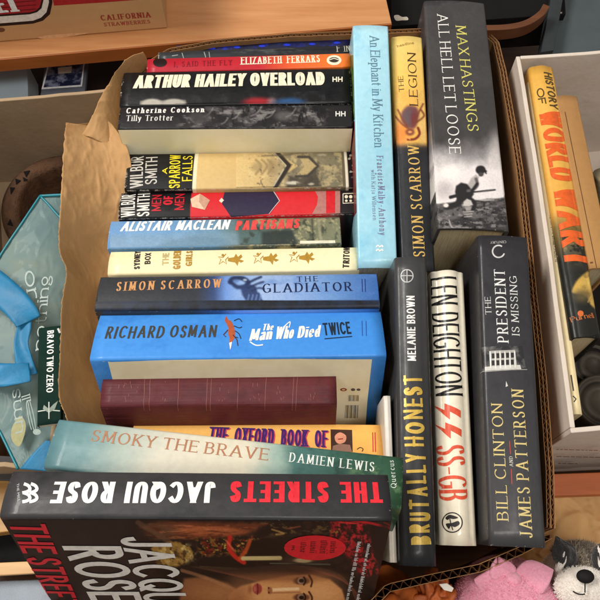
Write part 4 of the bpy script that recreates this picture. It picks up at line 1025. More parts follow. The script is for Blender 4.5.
b.text('title_lettering', 'ALL HELL LET LOOSE', (437, 14.5), (449.5, 154), 10.5, C(230, 226, 220), 'serif', V=.13, space=.3)
b.text('author_lettering', 'MAX HASTINGS', (455.5, 26), (468, 131), 10, C(214, 206, 110), 'serif', V=.14, space=.3)
p = Paint((424.3, 9), (484, -2.5), (508.3, 226), (438.2, 235), .8)
v = vnoise(p.X, p.Y, 26, 5, 5)*.7+vnoise(p.X, p.Y, 7, 9, 3)*.3
sky = 64+160*sst(136, 176, p.Y+26*(v-.45)-10*((p.X-446)/20 < 1)*0)+24*(v-.5)
p.C[:] = np.clip(sky, 50, 236)[..., None]*np.array([1.0, .965, .955])
p.ell(449, 172, 10, 7, (240, 232, 224), .7, .8).ell(444, 190, 8, 8, (150, 142, 142), .8, .5).ell(496, 150, 7, 16, (220, 210, 206), .8, .6).ell(470, 152, 14, 8, (126, 120, 122), .9, .5)
p.mix(sst(-1.2, 1.2, p.X-(500.5+(p.Y-140)*.075))*.95, (66, 62, 64))
gy = 203.5-(p.X-440)*.09+2*(vnoise(p.X, p.Y, 8, 3)-.5)
g = sst(-1, 1, p.Y-gy); p.mix(g, (92, 88, 88))
p.noise(9, .42, .62, (44, 42, 43), .9, 11, g, .7, 1.5).noise(4, .56, .72, (150, 144, 142), .7, 13, g, .6, 1.6).noise(3, .6, .7, (24, 23, 24), .7, 17, g)
K, J = (38, 35, 37), (124, 117, 116)
p.poly([(468, 184), (471, 178.5), (476, 174.5), (479, 177), (477.5, 183), (475, 187), (472, 192), (465, 190)], (168, 160, 156), 1.2, .95)
p.poly([(456, 186), (461, 182.6), (467, 184), (471, 189), (474, 194), (470, 200), (463, 203), (457, 199), (455, 192)], K, 1)
p.line([(476, 179), (477.5, 185), (473, 190), (468, 191)], 3, (92, 86, 86), .8).line([(477, 184), (472, 191)], 3, K, .8)
p.ell(480.6, 170, 5, 4.4, K, .2).line([(478, 167.4), (486, 171.4)], 2, K, .7).ell(481, 174.4, 2.6, 2.2, (70, 64, 64), .3).line([(484.4, 170), (486.2, 173.6)], 1.3, K, .5)
p.line([(450.5, 197.3), (458, 195.2), (470, 192.6), (495, 189.8)], 1.6, K, .5, 1, False).line([(450.5, 197.3), (456, 195.8)], 3.4, K, .6)
p.line([(460, 198), (457, 204), (447, 207)], 6, K, 1).line([(468, 198), (474, 203), (473, 209)], 5, K, 1).ell(446, 205.4, 2.6, 2, (226, 216, 208), .4).ell(486, 200, 8, 1, (210, 204, 198), .5, .7)
p.poly([(463, 206), (463.6, 201.6), (467, 198.8), (471, 200.4), (473, 205), (468, 206.4)], (190, 184, 178), .8).poly([(465, 207), (472, 206.4), (470.4, 210.5), (466, 210.6)], (150, 144, 140), .7)
for i in range(3): p.line([(463.5+i*.5, 212+i*2.4), (473.5-i, 211.4+i*2.4)], 1, (186, 180, 174), .5, .8)
p.line([(449, 220), (451, 226), (455, 229)], 1.2, (190, 184, 180), .7, .8)
raster(b, 'cover_art', p, -.3)
fin(b)
wp = cover_mat('white_paper_cover', [(0, C(224, 214, 200)), (1, C(214, 206, 196))], wear=.3)
b = Book('book', 'thin off-white booklet squeezed in left of the black spine with gold brush letters', [(384, 396), (390, 396), (398, 562), (389, 563)], -.018, .13, 0.0, -0.1, wp, PAGESW, vertical=True, kind='soft', th=.0006, bulge=.0005)
fin(b)
bh = cover_mat('charcoal_matt_cover', [(0, C(30, 30, 32)), (.4, C(48, 47, 48)), (1, C(62, 62, 62))], wear=.4, rough=.45)
b = Book('book', 'charcoal spine with gold brush-painted title and white name, reading upwards', [(395, 259), (426.5, 257.5), (437.5, 567), (399.5, 565)], .003, .155, 0.03, -0.12, bh, vertical=True, bulge=.0025, rad=.005)
gb = C(206, 170, 76)
b.text('title_lettering', 'BRUTALLY', (431, 545), (425, 453), 20, gb, 'brush', metal=.25, V=.2, H=.17); b.text('title_lettering', 'HONEST', (424.5, 447), (421, 375), 19, gb, 'brush', metal=.25, V=.2, H=.17)
b.text('author_lettering', 'MELANIE BROWN', (416, 361), (414.5, 296), 8.4, C(232, 230, 226), 'cond', V=.18, H=.13, space=.3)
b.line('publisher_mark', [(407+6*math.cos(t), 276+6.3*math.sin(t)) for t in [2*PI*i/20 for i in range(21)]], 1, C(190, 190, 188), 2)
b.line('publisher_mark', [(401, 276), (413, 276)], .9, C(190, 190, 188), 2.3); b.line('publisher_mark', [(407, 269.6), (407, 282.4)], .9, C(190, 190, 188), 2.6)
fin(b)
sg = cover_mat('ivory_cover', [(0, C(232, 220, 196)), (1, C(236, 226, 204))], wear=.3, rough=.25, coat=.5)
b = Book('book', 'ivory spine with tall condensed black name above red capitals', [(431, 273), (463, 272), (478, 545), (439, 546)], -.012, .15, 0.03, -0.12, sg, vertical=True, bulge=.005, rad=.005)
b.text('author_lettering', 'LEN DEIGHTON', (430.5, 279.5), (436, 396.5), 25.5, C(26, 24, 24), 'serifb', V=.10, H=.06, serif=.012, gap=.09, space=.24, ang=.0)
sr = C(220, 84, 54)
for x0, y0 in ((434, 403), (434.8, 422)):
    b.poly('cover_emblem', [(x0+v_*26.5, y0+u_*17) for u_, v_ in ((.45, 1), (.88, 1), (.50, .60), (.98, .60), (.12, 0), (.42, .40), (.02, .40))], sr, 2)
b.text('title_lettering', 'SS-GB', (436.5, 446), (440, 501), 27, sr, 'serifb', V=.13, H=.045, serif=.02, gap=.07)
ci = [(452.3+9.8*math.cos(t), 522.5+9.8*math.sin(t)) for t in [2*PI*i/28 for i in range(29)]]
b.line('publisher_mark', ci, 1.1, C(40, 36, 34), 2)
b.poly('publisher_mark', [(445.5, 518), (449, 515), (453, 515.4), (458, 517.6), (454, 519), (450, 518.6), (447.6, 520)], C(50, 44, 42), 2.2, True); b.poly('publisher_mark', [(446, 524), (452, 523), (458, 521), (459.6, 524), (455, 527), (451, 526), (449, 529)], C(50, 44, 42), 2.2, True); b.line('publisher_mark', [(450, 519), (451, 524), (453, 530)], 1, C(50, 44, 42), 2.6)
fin(b)
pr = cover_mat('dark_slate_cover', [(0, C(58, 56, 58)), (.55, C(50, 49, 52)), (1, C(44, 42, 46))], wear=.4, rough=.42)
b = Book('book', 'wide dark slate spine with a white mansion picture between white title and gold names', [(478, 238), (527.5, 236), (546.5, 547), (489, 547)], .008, .155, 0.03, -0.12, pr, vertical=True, bulge=.0015, rad=.004, th=.003)
up_(b, 'title_lettering', 'THE', 491.5, 314.5, 490.5, 297, 6, C(218, 218, 214), V=.13)
up_(b, 'title_lettering', 'PRESIDENT', 508.5, 342.5, 504.5, 270, 11, C(226, 226, 222), V=.14); up_(b, 'title_lettering', 'IS MISSING', 519.5, 335.5, 516.5, 276.5, 7.6, C(218, 218, 214), V=.13)
gp = C(212, 190, 124)
up_(b, 'author_lettering', 'BILL CLINTON', 508.5, 520.5, 502, 404, 11.5, gp, V=.13, space=.3); up_(b, 'author_lettering', 'JAMES PATTERSON', 532.5, 538, 523, 390, 12.5, gp, V=.13, space=.3)
up_(b, 'author_lettering', 'AND', 513, 466.5, 512.5, 456.5, 3.6, C(210, 205, 190), V=.14)
b.line('red_rule', [(511.8, 484), (511.2, 469)], .8, C(190, 60, 56)); b.line('red_rule', [(510.4, 454), (509.4, 441)], .8, C(190, 60, 56))
w_ = C(206, 202, 194)
b.poly('mansion_print', [(480, 348), (522, 346), (526, 370), (482, 373)], photo_ink('night_park_print', C(40, 40, 42), C(104, 102, 100), 130, .45, .66), .6)
b.poly('mansion_print', [(489, 351), (515, 350), (517, 367), (490, 369)], C(176, 172, 166), 1.3)
b.poly('mansion_print', [(485, 367), (520, 365), (521.5, 370), (485, 372)], w_, 1.6)
for j in range(2):
    for i in range(5): b.poly('mansion_print', [(491.5+i*4.8, 353.5+j*7-i*.2), (494.4+i*4.8, 353.4+j*7-i*.2), (494.6+i*4.8, 358.4+j*7-i*.2), (491.7+i*4.8, 358.6+j*7-i*.2)], C(44, 42, 42), 2)
for i in range(6): b.line('mansion_print', [(490+i*4.9, 351.5), (490.6+i*4.9, 368)], 1, WHITE, 2.5)
b.line('mansion_print', [(478, 372.4), (527, 369.6)], .8, C(150, 148, 144), 2.8)
b.poly('mansion_print', [(506, 381), (508, 386), (505.6, 387)], w_, 1)
b.line('publisher_mark', [(498.5+6*math.cos(t), 251.5+6*math.sin(t)) for t in [math.radians(20+i*15) for i in range(20)]], 1.5, C(200, 198, 196), 2, True)
b.text('publisher_lettering', 'CENTURY', (506, 240.8), (490, 241.5), 2.6, C(180, 178, 176), 'sans')
fin(b)

# ------------------------------------------------------------------ books in the white carton
RG = 'books in the white carton'
cb = cover_mat('cream_booklet_cover', [(0, C(226, 206, 160)), (1, C(232, 214, 172))], wear=.3)
b = Book('book', 'thin cream booklet leaning against the left wall of the white carton', [(528, 83), (534, 82), (583, 412), (573, 417)], -.02, .12, .02, .02, cb, vertical=True, kind='soft', th=.0006, bulge=.0004, group=RG)
b.line('spine_print', [(535.5, 103), (548, 180)], 1.6, photo_ink('tiny_print', C(90, 76, 60), C(220, 200, 160), 700), 1); b.line('spine_print', [(550, 215), (556, 262)], 1.6, photo_ink('tiny_print', C(90, 76, 60), C(220, 200, 160), 700), 1)
b.line('spine_print', [(571, 375), (573.5, 391)], 1.4, C(70, 60, 50), 1); b.line('spine_print', [(573, 396), (576, 399), (574, 402)], 1.1, C(40, 36, 34), 1)
fin(b)
ww = cover_mat('golden_yellow_cover', [(0, C(22, 22, 20)), (.24, C(24, 26, 20)), (.36, C(120, 96, 48)), (.42, C(214, 160, 70)), (.8, C(226, 176, 84)), (1, C(214, 160, 66))], jitter=.05, wear=.4, clouds=(C(30, 30, 24), 50, .54, .62, (1, 1, 1), [(.0, G1), (.36, G1), (.42, (0, 0, 0))]))
b = Book('book', 'golden yellow volume with big orange capitals running down its spine', [(529, 70), (553, 66), (601, 334), (573, 343)], -.012, .16, .03, .02, ww, vertical=True, kind='hard', bulge=.002, rad=.005, group=RG)
og = C(222, 96, 38)
b.text('title_lettering', 'HISTORY', (543.5, 72), (550, 108), 7.5, C(84, 66, 34), 'bold', V=.2, H=.16); b.text('title_lettering', 'OF', (536, 89), (539, 105), 7.5, C(84, 66, 34), 'bold', V=.2, H=.16)
b.text('title_lettering', 'WORLD', (538.5, 112), (552, 182), 21, og, 'bold', V=.26, H=.16, gap=.05); b.text('title_lettering', 'WAR I', (553, 188), (564.5, 262), 21, og, 'bold', V=.26, H=.16, gap=.05, space=.3)
p = Paint((562, 236), (584, 232), (600.6, 333), (573.2, 341.5), .7).base((34, 34, 28))
p.ramp('y', [(232, (128, 104, 56)), (250, (84, 78, 58)), (262, (62, 60, 48)), (272, (34, 34, 28)), (342, (28, 27, 23))]).noise(5, .45, .6, (30, 30, 24), .9, 3, 1-sst(255, 275, p.Y)).noise(6, .55, .7, (150, 130, 84), .6, 5, 1-sst(250, 268, p.Y))
p.poly([(572, 292), (576, 282), (584, 274), (592, 270), (597, 276), (601, 296), (603, 312), (592, 306), (586, 296), (579, 294)], (198, 158, 76), 1.6, 1, True).ell(590, 282, 6, 6, (216, 182, 98), .8, .7).ell(582, 296, 8, 6, (92, 80, 52), .8, .9).noise(5, .5, .7, (120, 96, 48), .5, 8, p.emask(588, 286, 14, 16))
for k in range(3): p.line([(588+k*3, 302+k*2), (594+k*2, 294+k*3), (602, 304+k*2)], 1.4, (184, 150, 82), .8, .8)
raster(b, 'cover_art', p, -.4)
b.text('publisher_lettering', 'Purnell', (571, 323), (594, 318), 5, C(196, 110, 56), 'serif', 2, V=.16, gap=.1, serif=.04); b.disc('publisher_lettering', (580.5, 313.6), 3, 3, C(200, 100, 46), 2)
fin(b)
tb = cover_mat('tan_cloth_cover', [(0, C(172, 128, 76)), (1, C(164, 120, 72))], wear=.4, rough=.7, coat=0)
b = Book('book', 'plain tan cloth book right of the golden yellow volume', [(557, 98), (576, 95), (613, 262), (590, 276)], -.014, .13, .03, .02, tb, vertical=True, bulge=.001, group=RG)
b.line('joint_groove', [(565, 112), (597, 270)], .7, C(90, 56, 32)); b.line('spine_print', [(590, 263), (593, 262.5)], 1.6, C(110, 70, 40)); b.line('spine_print', [(591.5, 271), (594.5, 270.5)], 1.6, C(110, 70, 40))
fin(b)
# ------------------------------------------------------------------ cartons
KR = C(186, 142, 92)
card = mat('brown_cardboard', C(154, 112, 72), .85, .14, 30, .0006, 160, dirt=C(128, 90, 56), dscale=12)
flute = mat('cardboard_flute', C(112, 74, 44), .9, .1, 60)
cardgrey = mat('grey_brown_cardboard', C(158, 134, 106), .85, .1, 20, .0005, 120)
whitecard = mat('white_cardboard', C(212, 198, 184), .7, .07, 20, .0008, 60, dirt=C(200, 182, 162), dscale=10)
def wall(root, path, height, thick, m_out, m_flute, lam=.0075, amp=None, twin=False):
    """corrugated board: two liners with the wavy flute between them, along world path points"""
    pts = [Vector(p) for p in path]
    # resample
    d = [0]
    for a, b in zip(pts, pts[1:]): d.append(d[-1]+(b-a).length)
    n = max(2, int(d[-1]/(lam/8))); S = []
    j = 0
    for i in range(n+1):
        t = d[-1]*i/n
        while j < len(pts)-2 and d[j+1] < t: j += 1
        k = (t-d[j])/(d[j+1]-d[j]); S.append(pts[j].lerp(pts[j+1], k))
    def nrm(i):
        e = S[min(n, i+1)]-S[max(0, i-1)]; e.z = 0; e.normalize(); return Vector((-e.y, e.x, 0))
    bm = bmesh.new(); lt = .0005
    inv = root.matrix_world.inverted()
    def strip(f0, f1, mi, h0=0, hd=height, step=1):
        prev = None
        idx = list(range(0, n+1, step)); idx = idx if idx[-1] == n else idx+[n]
        for i in idx:
            q = nrm(i); a, b_ = f0(i), f1(i)
            wob = .0006*noise.noise(S[i]*60)
            r = [bm.verts.new(inv @ (S[i]+q*a+Vector((0, 0, h0+wob)))), bm.verts.new(inv @ (S[i]+q*b_+Vector((0, 0, h0+wob)))),
                 bm.verts.new(inv @ (S[i]+q*b_+Vector((0, 0, -hd)))), bm.verts.new(inv @ (S[i]+q*a+Vector((0, 0, -hd))))]
            if prev:
                for k in range(4):
                    f = bm.faces.new((prev[k], prev[(k+1) % 4], r[(k+1) % 4], r[k])); f.material_index = mi
            else: bm.faces.new(r).material_index = mi
            prev = r
        bm.faces.new(prev).material_index = mi
    T = thick
    strip(lambda i: T/2-lt, lambda i: T/2, 0, 0, height, 4)
    strip(lambda i: -T/2, lambda i: -T/2+lt, 0, 0, height, 4)
    if twin: strip(lambda i: -lt/2, lambda i: lt/2, 0, 0, height, 4)
    for c, am in ([(0, T/2-lt*1.5)] if not twin else [(T/4, T/4-lt*1.2), (-T/4, T/4-lt*1.2)]):
        strip(lambda i: c+am*math.sin(i*PI/4+c*900)-lt*.4, lambda i: c+am*math.sin(i*PI/4+c*900)+lt*.4, 1, -.0004, .05, 1)
    bmesh.ops.recalc_face_normals(bm, faces=bm.faces)
    return link_mesh('wall', bm, [m_out, m_flute], root)
TABZ = -.205
r = empty('cardboard_box', 'big brown corrugated cardboard box packed full with books', 'box', at(300, 300, TABZ+.003)); bpy.context.view_layer.update()
zr = -.012
P = lambda l, z: [at(x, y, z) for x, y in l]
hb = .18
wall(r, P([(150, 62), (170, 50), (215, 41.5), (290, 35), (425, 30), (486, 28)], -.016), hb, .005, card, flute, .006)
wall(r, P([(489, 36), (496, 42), (503, 70), (512, 120), (520, 170), (527, 230), (534, 300), (543, 380), (550, 470), (551, 528)], -.014), hb, .0065, card, flute, .0075, twin=True)
wall(r, P([(550, 535), (520, 551), (480, 568), (430, 578.5), (388, 588), (340, 640), (120, 680)], -.045), hb-.03, .0062, card, flute, .008)
wall(r, P([(52, 660), (60, 500), (76, 300), (108, 120), (148, 64)], -.07), hb-.06, .005, card, flute)
bm = bmesh.new(); pl = [at(x, y, TABZ+.003) for x, y in ((150, 62), (486, 30), (548, 520), (60, 600))]
inv = r.matrix_world.inverted()
lo = [bm.verts.new(inv @ p) for p in pl]; hi = [bm.verts.new(inv @ (p+Vector((0, 0, .004)))) for p in pl]
bm.faces.new(lo); bm.faces.new(hi)
for i in range(4): bm.faces.new((lo[i], lo[(i+1) % 4], hi[(i+1) % 4], hi[i]))
bmesh.ops.recalc_face_normals(bm, faces=bm.faces); link_mesh('bottom', bm, card, r)

def slab(name, pts, h, m, parent, thick=.004, side=1, segs=1):
    """plain board standing along pts (world), hanging down h"""
    inv = parent.matrix_world.inverted() if parent else Matrix.Identity(4); bm = bmesh.new(); prev = None
    pts = [Vector(p) for p in pts]
    for i, p in enumerate(pts):
        e = pts[min(len(pts)-1, i+1)]-pts[max(0, i-1)]; e.z = 0; e.normalize(); q = Vector((-e.y, e.x, 0))*thick*side
        rr = [bm.verts.new(inv @ v) for v in (p, p+q, p+q-Vector((0, 0, h)), p-Vector((0, 0, h)))]
        if prev:
            for k in range(4): bm.faces.new((prev[k], prev[(k+1) % 4], rr[(k+1) % 4], rr[k]))
        else: bm.faces.new(rr)
        prev = rr
    bm.faces.new(prev); bmesh.ops.recalc_face_normals(bm, faces=bm.faces)
    o = link_mesh(name, bm, m, parent)
    bv = o.modifiers.new('soft_edge', 'BEVEL'); bv.width = .0008; bv.segments = 2
    return o
def carton(label, rim, z, h, m, th=.004, close=True, name='cardboard_box'):
    cx = sum(p[0] for p in rim)/len(rim); cy = sum(p[1] for p in rim)/len(rim)
    c = at(cx, cy, z); c.z = z-h; r = empty(name, label, 'box', c); bpy.context.view_layer.update()
    pts = [at(x, y, z) for x, y in rim]
    for i in range(len(pts)):
        a, b = pts[i], pts[(i+1) % len(pts)]; n = 10
        e = (b-a).normalized()
        q = Vector((-e.y, e.x, 0))
        line = [a.lerp(b, j/n)+q*.0025*math.sin(PI*j/n)*random.uniform(.7, 1.2)+Vector((0, 0, .0008*noise.noise(Vector((i, j*.8, 3))))) for j in range(n+1)]
        line[0] = line[0]+e*.0003; line[-1] = line[-1]-e*(th+.0003)
        slab('wall', line, h, m, r, th)
    bm = bmesh.new(); vs = [bm.verts.new(p-c+Vector((0, 0, -h+.002-z+c.z+h))) for p in pts]
    for v in vs: v.co.z = .002
    bm.faces.new(vs); ex = bmesh.ops.extrude_face_region(bm, geom=bm.faces[:])
    for v in [g for g in ex['geom'] if isinstance(g, bmesh.types.BMVert)]: v.co.z += .003
    bmesh.ops.recalc_face_normals(bm, faces=bm.faces); link_mesh('bottom', bm, m, r)
    return r
# white carton on the right (rim goes anticlockwise seen from above, walls grow inwards)
wr = carton('white cardboard carton with golden yellow war history volume and tan book inside', [(516, 56), (571, 433), (760, 425), (740, 36)], -.012, .185, whitecard, .0042)
a = at(573, 435, -.012); bb = at(640, 432, -.012)
s_ = Surf(a, (bb-a).normalized(), Vector((0, 0, 1)), (bb-a).normalized().cross(Vector((0, 0, 1))), parent=wr)
bpy.context.view_layer.update(); s_.M = wr.matrix_world.inverted()
for y, x0, x1 in ((449, 556, 599), (456, 556, 600), (463, 558, 578)):
    rdd = random.Random(y); x = x0
    while x < x1:
        l = rdd.uniform(2, 7); s_.line('printed_notice', [(x, y+(x-x0)*.02), (min(x1, x+l), y+(x+l-x0)*.02)], .8, C(130, 116, 108), 4); x += l+1
s_.finish()
# grey-brown carton on the left
lc = carton('grey brown open carton left of the kraft paper, holding a small brown basket', [(-60, 101), (-66, 470), (50, 470), (112, 88)], -.03, .15, cardgrey, .004)

# ------------------------------------------------------------------ kraft paper lining
kraft = mat('kraft_paper', C(180, 139, 92), .75, .14, 14, .0022, 26, dirt=C(160, 114, 68), dscale=9)
def spline3(pts, n):
    """resample px curve to n+1 points by index"""
    s2 = spl([(p[0], p[1]) for p in pts], 8); z = []
    for i in range(len(pts)-1):
        for j in range(8): z.append(pts[i][2]+(pts[i+1][2]-pts[i][2])*j/8)
    z.append(pts[-1][2]); m = len(s2)-1
    out = []
    for i in range(n+1):
        t = m*i/n; k = min(int(t), m-1); f = t-k
        out.append((s2[k][0]*(1-f)+s2[k+1][0]*f, s2[k][1]*(1-f)+s2[k+1][1]*f, z[k]*(1-f)+z[k+1]*f))
    return out
def sheet(name, left, right, m, n=60, k=26, curve=lambda s, t: 0, rough=.002, parent=None, jag=0, thick=.0003, freq=35, cr=0, cfreq=45):
    Lp, Rp = spline3(left, n), spline3(right, n); bm = bmesh.new(); g = []
    for i in range(n+1):
        row = []
        a = at(*Lp[i]); b = at(*Rp[i])
        for j in range(k+1):
            s = j/k; p = a.lerp(b, s)
            w = noise.noise(p*freq)*rough+noise.noise(p*freq*2.7+Vector((5, 1, 2)))*rough*.45
            w *= (1-cr*.75); q = Vector((p.x, p.y*.8, 0))*cfreq+Vector((noise.noise(p*30), noise.noise(p*30+Vector((4, 4, 4))), 0))*.5
            dd = noise.voronoi(q)[0]; rid = math.exp(-(dd[1]-dd[0])*9); dd2 = noise.voronoi(q*2.3+Vector((3, 7, 0)))[0]; rid2 = math.exp(-(dd2[1]-dd2[0])*9)
            cell = dd[0]
            p = p+Vector((0, 0, curve(s, i/n)+w*1.6+cr*rough*(rid*.9+rid2*.4-cell*1.3)))
            if jag and j == 0: p.x += jag*noise.noise(Vector((i*.7, 0, 4)))
            row.append(bm.verts.new(p))
        g.append(row)
    for i in range(n):
        for j in range(k): bm.faces.new((g[i][j], g[i+1][j], g[i+1][j+1], g[i][j+1])).smooth = True
    bmesh.ops.recalc_face_normals(bm, faces=bm.faces)
    o = link_mesh(name, bm, m, parent, True)
    so = o.modifiers.new('thickness', 'SOLIDIFY'); so.thickness = thick
    return o
kp = empty('kraft_paper_sheet', 'crumpled brown kraft paper standing up along the left side of the books', 'paper', (0, 0, 0))
sheet('paper_front', [(67, 123, -.004), (66, 126, -.004), (64, 150, -.002), (62.5, 185, 0), (61, 215, .001), (59.5, 240, .001), (61, 256, 0), (66, 268, 0), (65.5, 276, 0), (61, 300, .001), (59, 325, .001), (58, 345, .001), (57, 370, .001), (57, 395, 0), (63, 412, -.002), (75, 440, -.004)],
      [(104, 119, -.012), (112, 124, -.016), (128, 150, -.02), (132, 190, -.035), (126, 215, -.04), (118, 240, -.045), (116, 262, -.05), (112, 285, -.05), (108, 310, -.055), (106, 330, -.058), (110, 350, -.06), (113, 375, -.06), (112, 395, -.06), (118, 420, -.06), (124, 440, -.06), (130, 470, -.06)], kraft,
      curve=lambda s, t: -.028*math.sin(PI*s)*(.25+.95*t)+.004*math.sin(6*t+3*s), rough=.0022, parent=kp, jag=.0014, freq=20, cr=1, n=190, k=60)
sheet('paper_back_fold', [(142, 54, -.012), (128, 58, -.006), (117, 70, -.003), (108, 84, -.003), (101, 97, -.003), (94, 112, -.004), (82, 135, -.012)],
      [(150, 66, -.03), (140, 74, -.035), (128, 86, -.035), (126, 100, -.035), (124, 120, -.035), (126, 136, -.04), (130, 160, -.04)], kraft,
      curve=lambda s, t: .010*math.sin(PI*s)*(1-.4*t), rough=.0018, parent=kp, n=80, k=36, cr=1)

# ------------------------------------------------------------------ shelf behind with the fruit box
def woodmat(name, a, b, sc_=(1.2, 14, 14), rough=.45):
    nt = NT(name); ob = nt.n('ShaderNodeTexCoord').outputs['Object']
    mp = nt.n('ShaderNodeMapping'); mp.inputs['Scale'].default_value = sc_; nt.l(ob, mp.inputs[0])
    f = noisetex(nt, mp.outputs[0], 9, 7, .62)
    o = ramp(nt, f, [(.3, a), (.5, tuple((x+y)/2 for x, y in zip(a, b))), (.7, b)])
    nt.l(o, nt.b.inputs['Base Color']); nt.b.inputs['Roughness'].default_value = rough
    bump(nt, f, .3, .0004); return nt.m
beech = woodmat('beech_veneer', C(180, 120, 72), C(200, 142, 92))
beech_edge = woodmat('beech_edge_shaded', C(150, 82, 34), C(172, 98, 44))  # shade of the front edge put into a darker wood colour
def prism(name, pts, z0, z1, m, parent=None, bev=.001):
    bm = bmesh.new(); inv = parent.matrix_world.inverted() if parent else Matrix.Identity(4)
    lo = [bm.verts.new(inv @ Vector((p.x, p.y, z0))) for p in pts]; hi = [bm.verts.new(inv @ Vector((p.x, p.y, z1))) for p in pts]
    bm.faces.new(lo); bm.faces.new(hi)
    for i in range(len(pts)): bm.faces.new((lo[i], lo[(i+1) % len(pts)], hi[(i+1) % len(pts)], hi[i]))
    bmesh.ops.recalc_face_normals(bm, faces=bm.faces); o = link_mesh(name, bm, m, parent)
    if bev: q = o.modifiers.new('bevel', 'BEVEL'); q.width = bev; q.segments = 2
    return o
sz = -.035
A = at(-160, 74, sz); B = at(392, 24, sz)
back = Vector((0, .42, 0))
sh = empty('shelf', 'beech veneer shelf board carrying the fruit carton', 'shelf', Vector(((A.x+B.x)/2, A.y+.1, sz-.018))); bpy.context.view_layer.update()
dirn = (B-A).normalized(); nf = Vector((-dirn.y, dirn.x, 0))
prism('board', [A+nf*.0015, B+nf*.0015, B+nf*.42, A+nf*.42], sz-.018, sz, beech, sh, .0008)
prism('shaded_edge', [A, B, B+nf*.0014, A+nf*.0014], sz-.0178, sz-.0006, beech_edge, sh, .0004)
# fruit carton
a = at(-190, 58, sz); b_ = at(167.5, 28.5, sz); e = (b_-a).normalized(); q = Vector((-e.y, e.x, 0))
fc = empty('fruit_carton', 'brown printed fruit carton with red lettering standing on the shelf', 'box', (a+b_)/2+q*.1); bpy.context.view_layer.update()
fcm = mat('fruit_carton_board', C(196, 152, 104), .8, .06, 20, .0003, 150)
prism('body', [a, b_, b_+q*.3, a+q*.3], sz+.0005, sz+.11, fcm, fc, .0015)
N_ = -q
fs = Surf(Vector(a), e, Vector((0, 0, 1)), N_, parent=fc); fs.M = fc.matrix_world.inverted()
fs.parent = [o for o in fc.children if o.name.startswith('body')][0]; DR = C(160, 40, 44)
fs.text('lettering', 'CALIFORNIA', (101.5, 20.4), (151, 17), 5.3, C(164, 60, 50), 'serifb', 2, V=.2)
fs.text('lettering', 'STRAWBERRIES', (104.5, 26.2), (150.5, 23), 3.6, C(170, 72, 58), 'serifb', 2, V=.18)
fs.poly('logo', [(-60, -12), (49, -20), (52.5, 2), (50, 14), (43, 20.5), (33, 23.5), (-60, 31)], C(40, 24, 24), 1)
fs.poly('logo', [(-60, -12), (46, -20), (49, 2), (46.5, 12), (41, 17.5), (33, 20.5), (-60, 28)], C(238, 230, 218), 2)
fs.poly('logo', [(-60, -12), (40, -20), (43.5, 0), (41.5, 8), (37, 12), (30, 14), (-60, 20.5)], C(40, 24, 24), 3)
fs.poly('logo', [(-60, -12), (38, -20), (41.5, 0), (39.5, 7), (35.5, 10.3), (30, 12), (-60, 18.5)], C(176, 38, 48), 4)
for i in range(7): fs.line('logo', [(-50, 16-i*4.2), (36, 8.6-i*4.2)], .8, C(110, 20, 30), 5)
for lt, x0, x1, y in (('E', -1, 8, 12.6), ('T', 9, 22, 11.6)): fs.text('logo', lt, (x0, y), (x1, y-.9), 17, WHITE, 'serifb', 7, V=.28, H=.14, serif=.08)
fs.text('logo', 'LL', (-24, 14.6), (-4, 13), 17, WHITE, 'serifb', 7, V=.28, H=.14)
fs.disc('logo', (1, 29.8), 4, 2.2, C(110, 70, 50), 1)
fs.poly('logo', [(52, -4), (160, -12), (160, -2), (100, 2.5), (54, 5.5)], C(180, 40, 44), 1)
fs.poly('label_scuff', [(38, 37), (52, 34.6), (86, 32.4), (84, 34), (60, 37.6), (44, 38.6)], C(226, 178, 132), 1, True)
fs.finish()
# below the shelf: added dark board, framed print, pale panel
blackm = mat('black_plastic', C(9, 7, 7), .8, .2, 40)
darkw = mat('under_shelf_dark', C(38, 26, 20), .6, .2, 20)
def flat(name, label, cat, quad, z, th, m, tilt=0, bev=.0008):
    pts = [at(x, y, z) for x, y in quad]; c = sum(pts, Vector())/4
    o = prism(name, pts, z-th, z, m, None, bev)
    tag(o, label, cat); return o
flat('under_shelf_shade', 'dark board added to deepen the shade under the beech shelf', 'board', [(-150, 60), (400, 10), (400, 90), (-150, 130)], -.16, .01, darkw)  # dark board added so the space below the shelf stays dark
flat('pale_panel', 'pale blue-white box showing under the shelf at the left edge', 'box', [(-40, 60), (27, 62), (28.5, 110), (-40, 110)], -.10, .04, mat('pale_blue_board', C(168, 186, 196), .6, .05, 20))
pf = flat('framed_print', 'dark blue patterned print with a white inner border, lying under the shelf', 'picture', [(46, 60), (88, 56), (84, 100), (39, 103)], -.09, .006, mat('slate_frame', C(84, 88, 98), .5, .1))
ps = Surf(at(60, 80, -.09), Vector((1, 0, 0)), Vector((0, 1, 0)), Vector((0, 0, 1)), parent=pf)
ps.poly('white_border', [(48.5, 62), (85.5, 58), (82, 86.6), (41.5, 89.4)], C(226, 226, 226), 1)
ps.poly('patterned_sheet', [(50, 62), (84, 58), (80.8, 85), (43.6, 87.6)], photo_ink('blue_mottle', C(26, 32, 60), C(120, 126, 150), 110, .45, .6), 2)
ps.poly('white_patch', [(58, 68), (72, 66.6), (71.4, 73), (58.4, 74)], C(226, 214, 196), 3)
ps.finish()
